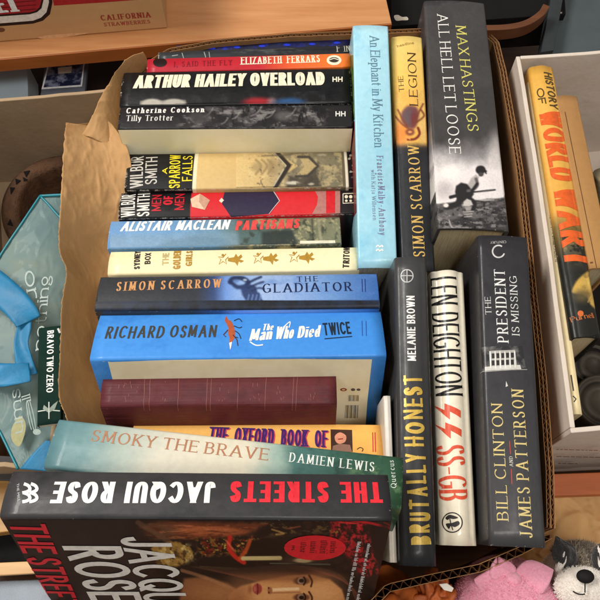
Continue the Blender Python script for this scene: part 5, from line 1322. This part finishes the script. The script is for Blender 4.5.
# ------------------------------------------------------------------ top right clutter
flat('black_bin', 'black plastic crate behind the top end of the box with a pale smudge', 'crate', [(391, -60), (560, -80), (566, 14), (391, 26)], -.08, .05, blackm)
sm = Surf(at(400, 15, -.08), Vector((1, 0, 0)), Vector((0, 1, 0)), Vector((0, 0, 1))); sm.poly('paint_smudge', [(394, 16), (398, 15), (402, 17), (407, 17), (408, 20), (402, 20.4), (396, 20.6)], C(206, 194, 176), 1, True)
sm.poly('pale_mark', [(553, 12.6), (562, 12), (562, 13.6), (553, 14)], C(170, 160, 150), 1)
sm.parent = bpy.data.objects['black_bin']; sm.M = Matrix.Identity(4); sm.finish()
wd = woodmat('dark_stained_wood', C(84, 46, 22), C(106, 62, 32))
def curved_board(name, label, cat, pts, z, h, m, th=.01):
    c = at(*pts[0], z); P_ = [at(x, y, z) for x, y in spl(pts, 6)]
    r = bpy.data.objects.new(name, None)
    o = slab(name, P_, h, m, None, th); bpy.data.objects.remove(r); tag(o, label, cat); o.name = name; return o
curved_board('wooden_tray', 'curved brown wooden tray rim behind the thick grey hardback', 'tray', [(470, 30), (505, 29.5), (528, 25), (544, 15), (550, 6)], -.05, .016, wd, .008)
dg = mat('grey_metal', C(70, 78, 80), .45, .12, 20)
flat('grey_metal_panel', 'grey metal side panel slanting at the top right corner', 'panel', [(566, -30), (700, -60), (700, 60), (548, 58)], -.09, .03, dg)
flat('metal_strip', 'darker metal edge strip beside the grey panel', 'strip', [(556, -30), (568, -30), (554, 50), (541, 52)], -.07, .02, mat('dark_steel', C(44, 48, 50), .4, .1))

# ------------------------------------------------------------------ table, papers and cloth under everything
tbm = woodmat('table_wood', C(96, 60, 34), C(128, 84, 50))
t = prism('table_top', [Vector((-1.2, -1.2, 0)), Vector((1.2, -1.2, 0)), Vector((1.2, 1.4, 0)), Vector((-1.2, 1.4, 0))], TABZ-.03, TABZ, tbm, None, 0); t['kind'] = 'structure'
flat('wooden_lath', 'orange brown wooden board edge under the white carton', 'board', [(552, 474), (720, 468), (720, 490), (551, 496)], -.125, .015, woodmat('orange_wood', C(168, 84, 36), C(190, 102, 50)))
flat('cream_block', 'small cream wooden block end left of the orange board', 'block', [(545, 472), (551.5, 471), (551, 497), (545, 498)], -.122, .015, mat('cream_wood', C(214, 178, 128), .6))
kp2 = sheet('kraft_paper_sheet', [(510, 480, -.14), (505, 520, -.14), (500, 560, -.14), (490, 640, -.14)], [(720, 470, -.15), (720, 520, -.14), (720, 560, -.14), (720, 640, -.14)], mat('kraft_paper_light', C(206, 162, 108), .75, .08, 14, .002, 26, dirt=C(186, 138, 84), dscale=9), rough=.005, freq=12, n=90, k=90, cr=1, cfreq=22)
tag(kp2, 'creased light brown kraft paper lying behind the soft toys', 'paper')
flat('wooden_lath', 'pale wooden lath crossing the bottom left corner', 'board', [(-80, 566), (60, 560), (60, 572), (-80, 580)], -.10, .01, woodmat('pale_wood', C(190, 146, 96), C(214, 172, 120)))
flat('black_tray', 'black tray in the gap left of the top paperback', 'tray', [(-80, 500), (80, 496), (80, 561), (-80, 564)], -.12, .02, blackm)
flat('wooden_block', 'yellow-brown wooden block at the left edge under the teal bag', 'block', [(-60, 478), (8, 474), (20, 530), (-60, 540)], -.09, .02, woodmat('yellow_wood', C(160, 116, 60), C(190, 146, 84)))
flat('carton_flap', 'dark grey flap at the left edge above the top paperback', 'flap', [(-60, 452), (40, 458), (40, 482), (-60, 478)], -.06, .003, mat('dark_grey_card', C(70, 66, 64), .7))
cl = sheet('folded_cloth', [(-80, 584, -.12), (-80, 610, -.11), (-80, 660, -.11)], [(90, 578, -.12), (90, 610, -.11), (90, 660, -.11)], mat('grey_blue_cloth', C(150, 158, 168), .9, .06, 60, .0006, 900), rough=.004, freq=14, n=30, k=40)
tag(cl, 'grey-blue cloth lying in the bottom left corner', 'cloth')

# ------------------------------------------------------------------ solids of revolution and blobs
def lathe(name, prof, c, m, parent=None, n=48, ax=None):
    bm = bmesh.new(); R = (ax or Vector((0, 0, 1))).to_track_quat('Z', 'Y').to_matrix(); g = []
    for r_, z in prof: g.append([bm.verts.new(c+R @ Vector((r_*math.cos(2*PI*i/n), r_*math.sin(2*PI*i/n), z))) for i in range(n)])
    for a, b in zip(g, g[1:]):
        for i in range(n): bm.faces.new((a[i], a[(i+1) % n], b[(i+1) % n], b[i])).smooth = True
    bmesh.ops.recalc_face_normals(bm, faces=bm.faces)
    return link_mesh(name, bm, m, parent, True)
terra = mat('woven_brown', C(84, 58, 40), .85, .45, 60, .003, 120, dirt=C(38, 25, 20), dscale=30)
bc = at(64, 208, -.125); ax = Vector((.15, -.1, 1)).normalized()
bo = empty('woven_basket', 'small dark brown basket with gaps in its wide rim, deep in the left carton', 'basket', bc); bpy.context.view_layer.update()
bw = lathe('basket_wall', [(.030, -.045), (.045, -.02), (.047, 0), (.052, .005), (.062, .004), (.067, -.002), (.0675, -.006), (.064, -.012), (.05, -.03), (.034, -.05), (.0, -.052), (.0, -.047), (.030, -.045)], Vector((0, 0, 0)), terra, bo, 64, ax)
dh = mat('hole_shade', C(8, 5, 4), .95)  # black wedges stand in for the shade inside the rim gaps
Rm = ax.to_track_quat('Z', 'Y').to_matrix()
for ang in (84, 96, 90.5, 108, 150, 176, 205):
    bm = bmesh.new(); aa = math.radians(ang); c = Rm @ Vector(((.0535 if ang == 90.5 else .058)*math.cos(aa), (.0535 if ang == 90.5 else .058)*math.sin(aa), .0042))
    vs = []
    for j in range(3):
        t_ = aa+j*2*PI/3+random.uniform(-.5, .5); rq = random.uniform(.0026, .006); vs.append(c+Rm @ Vector((rq*math.cos(t_), rq*math.sin(t_), 0)))
    lo = [bm.verts.new(v-Rm @ Vector((0, 0, .003))) for v in vs]; hi = [bm.verts.new(v+Rm @ Vector((0, 0, .0016))) for v in vs]
    bm.faces.new(lo); bm.faces.new(hi)
    for j in range(3): bm.faces.new((lo[j], lo[(j+1) % 3], hi[(j+1) % 3], hi[j]))
    bmesh.ops.recalc_face_normals(bm, faces=bm.faces); link_mesh('rim_gap_shade', bm, dh, bw)
def tube(name, pts, r_, m, parent=None, n=8, flatten=None):
    bm = bmesh.new(); g = []
    for i, p in enumerate(pts):
        d = (pts[min(len(pts)-1, i+1)]-pts[max(0, i-1)]).normalized(); R = d.to_track_quat('Z', 'Y').to_matrix()
        g.append([bm.verts.new(p+R @ Vector((r_*math.cos(2*PI*j/n), r_*math.sin(2*PI*j/n), 0))) for j in range(n)])
    for a, b in zip(g, g[1:]):
        for j in range(n): bm.faces.new((a[j], a[(j+1) % n], b[(j+1) % n], b[j])).smooth = True
    bm.faces.new(g[0]); bm.faces.new(g[-1]); bmesh.ops.recalc_face_normals(bm, faces=bm.faces)
    return link_mesh(name, bm, m, parent, False)
# teal bag
nt = NT('cloudy_plastic'); ob = nt.n('ShaderNodeTexCoord').outputs['Object']
o_ = ramp(nt, noisetex(nt, ob, 16, 4), [(.35, C(98, 122, 122)), (.55, C(114, 134, 130)), (.7, C(126, 134, 116))])
nt.l(o_, nt.b.inputs['Base Color']); nt.b.inputs['Roughness'].default_value = .62; nt.b.inputs['Coat Weight'].default_value = .05; nt.b.inputs['Specular IOR Level'].default_value = .25; nt.b.inputs['Transmission Weight'].default_value = .12
bump(nt, noisetex(nt, ob, 30, 4), .6, .0015); plastic = nt.m
teal = mat('teal_ribbon', C(16, 112, 156), .6, .14, 40, .0009, 90, coat=.05); tealp = mat('teal_piping', C(24, 120, 134), .4, .1)
bg = empty('plastic_bag', 'cloudy grey-teal plastic bag with teal piping and a blue ribbon handle', 'bag', (0, 0, 0))
zb = -.028
bagL = [(40, 196, zb), (24, 220, zb), (0, 256, zb-.004), (-24, 300, zb-.006), (-30, 350, zb-.006), (-16, 400, zb-.006), (0, 432, zb-.004), (18, 469, zb)]
bagR = [(66, 195, zb), (78, 230, zb-.01), (80, 270, zb-.012), (80, 310, zb-.014), (80, 350, zb-.014), (78, 390, zb-.012), (70, 430, zb-.008), (50, 468, zb)]
sheet('bag_front', bagL, bagR, plastic, curve=lambda s, t: .010*math.sin(PI*s)*math.sin(PI*t), rough=.0010, parent=bg, n=110, k=70, freq=22, thick=.0006, cr=1, cfreq=38)
pp = [at(x, y, z+.0008) for x, y, z in spline3(bagL, 50)]; tube('piping', pp, .0011, tealp, bg)
tube('piping', [at(40+i*4, 196-.2*i, zb+.001) for i in range(8)], .0014, tealp, bg)
tube('piping', [at(x, y, z+.002) for x, y, z in spline3([(41, 197, zb), (48, 204, zb), (55, 212, zb), (66, 224, zb)], 12)], .0011, tealp, bg)
def ribbon(name, c_px, w_px, z, m, parent, twist=0, n=30, lift=.004):
    cs = spl(c_px, 8); g = []; bm = bmesh.new()
    for i, (x, y) in enumerate(cs):
        a = Vector(cs[max(0, i-1)]); b = Vector(cs[min(len(cs)-1, i+1)]); d = (b-a).normalized(); q_ = Vector((-d.y, d.x)); t_ = i/(len(cs)-1)
        w = w_px(t_)/2; zz = z+lift*math.sin(PI*t_)
        row = []
        for j in range(9):
            s = -1+j/4; row.append(bm.verts.new(at(x+q_.x*w*s, y+q_.y*w*s, zz+.0012*math.sin(s*2.2+t_*5+twist))))
        g.append(row)
    for a, b in zip(g, g[1:]):
        for j in range(8): bm.faces.new((a[j], a[j+1], b[j+1], b[j])).smooth = True
    o = link_mesh(name, bm, m, parent, True); so = o.modifiers.new('thickness', 'SOLIDIFY'); so.thickness = .0008; return o
ribbon('handle', [(-30, 272), (-8, 284), (12, 300), (24, 314), (28, 322)], lambda t_: 34-8*t_, zb+.016, teal, bg, 0)
ribbon('handle', [(22, 306), (24, 325), (21, 342), (23, 358), (27, 376)], lambda t_: 18-6*math.sin(PI*t_)+4*t_, zb+.010, teal, bg, 2)
ribbon('handle', [(-30, 364), (-5, 374), (12, 374), (30, 372)], lambda t_: 28-10*t_, zb+.016, teal, bg, 1)
tri = sheet('base_gusset', [(46, 440, zb+.006), (34, 452, zb+.006), (20, 469, zb+.004)], [(50, 441, zb+.006), (52, 455, zb+.004), (54, 472, zb+.004)], teal, n=14, k=8, rough=.0005, parent=bg, curve=lambda s, t: .0)
bs = Surf(at(40, 350, zb+.0085), Vector((1, 0, 0)), Vector((0, 1, 0)), Vector((0, 0, 1)), parent=bg)
pale = C(140, 156, 148); 
bs.parent = [o for o in bg.children if o.name.startswith('bag_front')][0]
bs.text('printed_lettering', 'or', (24, 272), (28, 302), 14, pale, 'serifb', 2, V=.16)
bs.text('printed_lettering', 'nothing', (44, 350), (50, 276), 12, pale, 'serifb', 2, V=.14)
bs.text('printed_lettering', 'ums', (24, 432), (20, 388), 12, pale, 'serifb', 2, V=.14); bs.text('printed_lettering', 'all', (37, 432), (30, 394), 9, pale, 'serifb', 2, V=.14)
bs.disc('printed_lettering', (37, 432), 4, 3, pale, 3); bs.poly('yellow_print', [(12, 428), (20, 416), (26, 426), (20, 446), (12, 440)], C(146, 142, 88), 1, True)
bs.finish()
# dark green paperback in the bag
bz = at(49, 376, -.015); 
dgc = cover_mat('dark_green_cover', [(0, C(14, 38, 32)), (1, C(18, 44, 36))], wear=.4, rough=.8, coat=0)
dgc.node_tree.nodes['Principled BSDF'].inputs['Specular IOR Level'].default_value = .12
b = Book('book', 'dark green paperback with white military title beside the teal bag', [(38, 328), (62, 326), (60, 426), (38, 423)], -.010, .006, .0, .0, dgc, PAGESW, vertical=True, kind='soft', th=.0006, bulge=.0002, rad=.0006, group=None)
b.text('title_lettering', 'BRAVO TWO ZERO', (47.4, 331), (46.4, 393), 6.6, C(216, 218, 212), 'cond', 2, V=.2, H=.14, space=.25)
b.line('dagger_emblem', [(38, 411.5), (48, 410), (60, 411)], 1.1, C(176, 182, 170), 2); b.line('dagger_emblem', [(49, 402), (49, 419)], 1.2, C(176, 182, 170), 2.4)
b.poly('dagger_emblem', [(44, 405), (49, 409), (54, 404), (58, 401), (55, 409), (49, 413), (43, 409)], C(120, 132, 118), 2.2)
b.line('author_lettering', [(58, 328.5), (60, 333)], 2, C(200, 200, 196), 2)
fin(b)
# tins in the white carton
flat('dark_fill_sheet', 'black sheet added to darken the bottom of the white carton under the tins', 'cloth', [(590, 215), (740, 60), (740, 410), (583, 415)], -.10, .004, mat('dark_fill_sheet', C(26, 22, 20), .95, .2))  # added black sheet stands in for the dark depth of the carton
tin = mat('brushed_tin', C(74, 68, 58), .6, .2, 40, metal=.5)
for (x, y, z, r_, lb) in ((602, 402, -.085, .026, 'dark round tin lid nearest the front of the white carton'), (594, 366, -.10, .022, 'smaller dark tin half hidden behind the round tin lid')):
    c = at(x, y, z); o = lathe('round_tin', [(0, 0), (r_*.4, 0), (r_*.42, .001), (r_*.7, .001), (r_*.72, -.001), (r_*.86, -.001), (r_*.9, .003), (r_*.97, .003), (r_, 0), (r_, -.045), (0, -.045)], Vector((0, 0, 0)), tin, None, 48); o.location = c; tag(o, lb, 'tin')
cg = mat('olive_ribbed_plastic', C(132, 122, 96), .5, .15, 30)
prof = [(0, .02)]
for i in range(26): prof.append((.028+.0012*math.sin(i*PI), .02-i*.004)); prof.append((.0295, .018-i*.004))
c = at(628, 176, -.03); o = lathe('ribbed_jar', [(0, 0)]+[(.032+(.0012 if i % 2 else 0), -.0022*i) for i in range(44)]+[(0, -.1)], Vector((0, 0, 0)), cg, None, 48, Vector((.0, .8, 1))); o.location = c
tag(o, 'olive ribbed container lying in the white carton behind the tan book', 'jar')

# ------------------------------------------------------------------ soft toys at the bottom
def blob(name, c, rad, m, parent=None, rot=None, amp=.001, freq=40, sub=4, shape=None):
    bm = bmesh.new(); bmesh.ops.create_icosphere(bm, subdivisions=sub, radius=1)
    R = rot or Matrix.Identity(3)
    for v in bm.verts:
        p = v.co.copy()
        if shape: p = shape(p)
        p = Vector((p.x*rad[0], p.y*rad[1], p.z*rad[2])); p += v.co*amp*noise.noise(p*freq)*2
        v.co = R @ p+c
    return link_mesh(name, bm, m, parent, True)
def plushmat(name, c, var=.1):
    nt = NT(name); ob = nt.n('ShaderNodeTexCoord').outputs['Object']
    f = noisetex(nt, ob, 500, 4, .7); lo = tuple(x*(1-var*2) for x in c[:3])+(1,)
    nt.l(ramp(nt, f, [(.3, lo), (.65, c)]), nt.b.inputs['Base Color']); nt.b.inputs['Roughness'].default_value = .95
    nt.b.inputs['Sheen Weight'].default_value = .5; bump(nt, f, 1, .0014); return nt.m
def fuzz(name, c, rad, m, parent, n, ln, region, seed=1, w=.0004, rot=None, droop=.4):
    rd = random.Random(seed); bm = bmesh.new(); k = 0; R = rot or Matrix.Identity(3)
    while k < n:
        d = Vector((rd.gauss(0, 1), rd.gauss(0, 1), rd.gauss(0, 1))).normalized()
        if not region(d): continue
        k += 1
        p = R @ Vector((d.x*rad[0], d.y*rad[1], d.z*rad[2]))+c; nrm_ = (R @ Vector((d.x/rad[0], d.y/rad[1], d.z/rad[2]))).normalized()
        g = (nrm_+Vector((rd.gauss(0, droop), rd.gauss(0, droop), rd.gauss(0, droop)))).normalized(); t_ = g.cross(Vector((rd.random(), rd.random(), rd.random()))).normalized()*w
        l = ln*rd.uniform(.5, 1.1); a = p-nrm_*.0006; mid = p+g*l*.55
        bend = Vector((rd.gauss(0, .2), rd.gauss(0, .2), -.2))*l
        v = [bm.verts.new(x) for x in (a-t_, a+t_, mid+t_*.7, mid-t_*.7, p+g*l+bend)]
        bm.faces.new((v[0], v[1], v[2], v[3])); bm.faces.new((v[3], v[2], v[4]))
    return link_mesh(name, bm, m, parent, True)
pinkm = plushmat('pink_plush', C(236, 156, 178)); pinkf = mat('pink_pile', C(242, 166, 188), .95, .15, 200)
pc = at(507, 618, -.078)
pg = empty('plush_toy', 'pink plush toy with soft folded ears below the box', 'soft toy', pc-Vector((0, 0, .05))); bpy.context.view_layer.update()
pi = pg.matrix_world.inverted() @ pc
prad = (.046, .048, .042)
hd = blob('head', pi, prad, pinkm, pg, amp=.0012)
fuzz('pile', pi, prad, pinkf, hd, 16000, .0015, lambda d: d.z > -.3, 2, .00018)
W = lambda x, y, z: pg.matrix_world.inverted() @ at(x, y, z)
def ear(name, p0, p1, wid, m, parent, th=.005, seed=1, fold=.3, WW=None):
    """a soft ear: padded leaf shape from root p0 to tip p1"""
    d = (p1-p0); L_ = d.length; d.normalize(); up = Vector((0, 0, 1)); s = d.cross(up).normalized(); u2 = s.cross(d)
    bm = bmesh.new(); bmesh.ops.create_icosphere(bm, subdivisions=4, radius=1)
    for v in bm.verts:
        x, y, z = v.co; t_ = (x+1)/2; wf = math.sin(PI*min(1, .12+t_*.86))**.6
        zz = z*th*wf+fold*wid*(y*y-.3)*wf+.0016*noise.noise(v.co*2.3+Vector((seed, 0, 0)))
        v.co = p0+d*(t_*L_)+s*(y*wid*wf)+u2*zz
    return link_mesh(name, bm, m, parent, True)
ear('ear', W(508, 588, -.055), W(474, 580, -.05), .012, pinkm, pg, .006, 1, .5)
ear('ear', W(506, 586, -.052), W(497, 556, -.048), .011, pinkm, pg, .006, 3, .45)
ear('ear', W(512, 584, -.050), W(554, 570, -.046), .013, pinkm, pg, .006, 2, .5)
blob('topknot', W(512, 581, -.048), (.007, .007, .006), pinkm, pg, amp=.001)
# raccoon
whitep = plushmat('off_white_plush', C(240, 230, 218)); blackp = plushmat('black_plush', C(24, 20, 20)); greyf = mat('grey_pile', C(176, 162, 146), .95, .45, 300); whf = mat('off_white_pile', C(244, 236, 226), .95, .1, 200); nosem = mat('black_satin_nose', C(18, 15, 15), .75, .1, 400)
rc = at(584, 604, -.085)
rt = empty('plush_toy', 'white and grey plush raccoon with black ears, big black nose and stitched mouth', 'soft toy', rc-Vector((0, 0, .05))); bpy.context.view_layer.update()
W = lambda x, y, z: rt.matrix_world.inverted() @ at(x, y, z)
ri = rt.matrix_world.inverted() @ rc; rr_ = (.040, .047, .034)
hd = blob('head', ri, rr_, whitep, rt, amp=.0014)
fuzz('pile', ri, rr_, whf, hd, 16000, .0016, lambda d: d.z > -.2 and not (d.y > .35 and abs(d.x) < .45), 3, .00018)
fuzz('grey_forelock', ri, (rr_[0]*1.01, rr_[1]*1.01, rr_[2]*1.01), greyf, hd, 7000, .0050, lambda d: d.z > -.2 and d.y > .30+abs(d.x)*.5 and abs(d.x) < .48, 4, .00028, None, .5)
mz = W(584, 588, -.045); mu_ = blob('muzzle', mz-Vector((0, 0, .004)), (.022, .016, .014), whitep, rt, amp=.0008)
fuzz('muzzle_pile', mz-Vector((0, 0, .004)), (.022, .016, .014), whf, mu_, 2600, .0018, lambda d: d.z > -.1, 5, .00016)
blob('nose', W(585, 576.5, -.031), (.0068, .0052, .0045), nosem, rt, amp=.0003, sub=3)
tube('stitched_mouth', [W(585, 583+i*1.6, -.0292-.0004*i) for i in range(7)], .0005, nosem, rt)
tube('stitched_mouth', [W(585-i*2.4, 594+i*.7-.25*i*i, -.0315-.0008*i) for i in range(6)], .0005, nosem, rt)
blob('eye', W(564.5, 574, -.046), (.0011, .0022, .0011), nosem, rt, sub=2)
ear('ear', W(572, 573, -.055), W(556, 536, -.052), .010, blackp, rt, .005, 4, .15)
ear('ear', W(597, 575, -.055), W(612, 538, -.052), .010, blackp, rt, .005, 5, .15)
ear('cheek', W(556, 583, -.058), W(566, 545, -.050), .004, whitep, rt, .004, 6, .1)
ear('cheek', W(604, 583, -.058), W(598, 545, -.050), .004, whitep, rt, .004, 6, .1)
# crumpled orange and brown cloths below the front wall
def crumple(name, label, c_px, z, rad, m, seed, amp=.35):
    bm = bmesh.new(); bmesh.ops.create_icosphere(bm, subdivisions=5, radius=1); c = at(*c_px, z)
    for v in bm.verts:
        p = v.co; k = 1+amp*(abs(noise.noise(p*2.1+Vector((seed, 0, 0))))*1.4-.5)+.12*abs(noise.noise(p*6+Vector((0, seed, 0))))
        v.co = Vector((p.x*rad[0], p.y*rad[1], p.z*rad[2]))*k
    o = link_mesh(name, bm, m, None, True); o.location = c; tag(o, label, 'cloth'); return o
crumple('orange_cloth', 'crumpled orange-brown cloth below the front wall of the box', (437, 604), -.075, (.018, .024, .02), mat('orange_fabric', C(176, 88, 34), .6, .25, 60), 3, .6)
crumple('brown_cloth', 'rust brown soft heap next to the crumpled orange-brown cloth', (398, 616), -.09, (.04, .032, .026), mat('rust_fabric', C(150, 76, 28), .8, .35, 80), 8, .45)
crumple('dark_cloth', 'dark red-brown cloth between the orange-brown cloth and the pink toy', (462, 622), -.10, (.03, .036, .02), mat('dark_red_fabric', C(60, 22, 16), .8, .3, 80), 5, .4)
o = prism('white_tag', [at(439, 584, -.05), at(447, 583, -.05), at(454, 588, -.05), at(452, 592, -.05), at(444, 590, -.05)], -.0515, -.05, mat('white_tag_card', C(226, 218, 206), .5), None, .0005); tag(o, 'small white tag on the orange-brown cloth', 'tag')

# ------------------------------------------------------------------ light
w = bpy.data.worlds.new('World'); sc.world = w; w.use_nodes = True
bgn = w.node_tree.nodes['Background']; bgn.inputs[0].default_value = (1.0, .965, .92, 1); bgn.inputs[1].default_value = .29
def area(name, loc, target, sx, sy, power, c):
    l = bpy.data.lights.new(name, 'AREA'); l.shape = 'RECTANGLE'; l.size = sx; l.size_y = sy; l.energy = power; l.color = c
    o = bpy.data.objects.new(name, l); col.objects.link(o); o.location = loc
    o.rotation_euler = (Vector(target)-Vector(loc)).to_track_quat('-Z', 'Y').to_euler(); return o
area('ceiling_lamp', (-1.25, .55, 1.75), (0, 0, 0), 1.0, .6, 50, (1, .965, .91))
area('ceiling_lamp', (.5, -.9, 2.2), (0, 0, 0), 1.2, 0.5, 27, (1, .965, .91))
sc.view_settings.view_transform = 'Standard'; sc.view_settings.look = 'None'
sc.view_settings.exposure = 0; sc.view_settings.gamma = 1
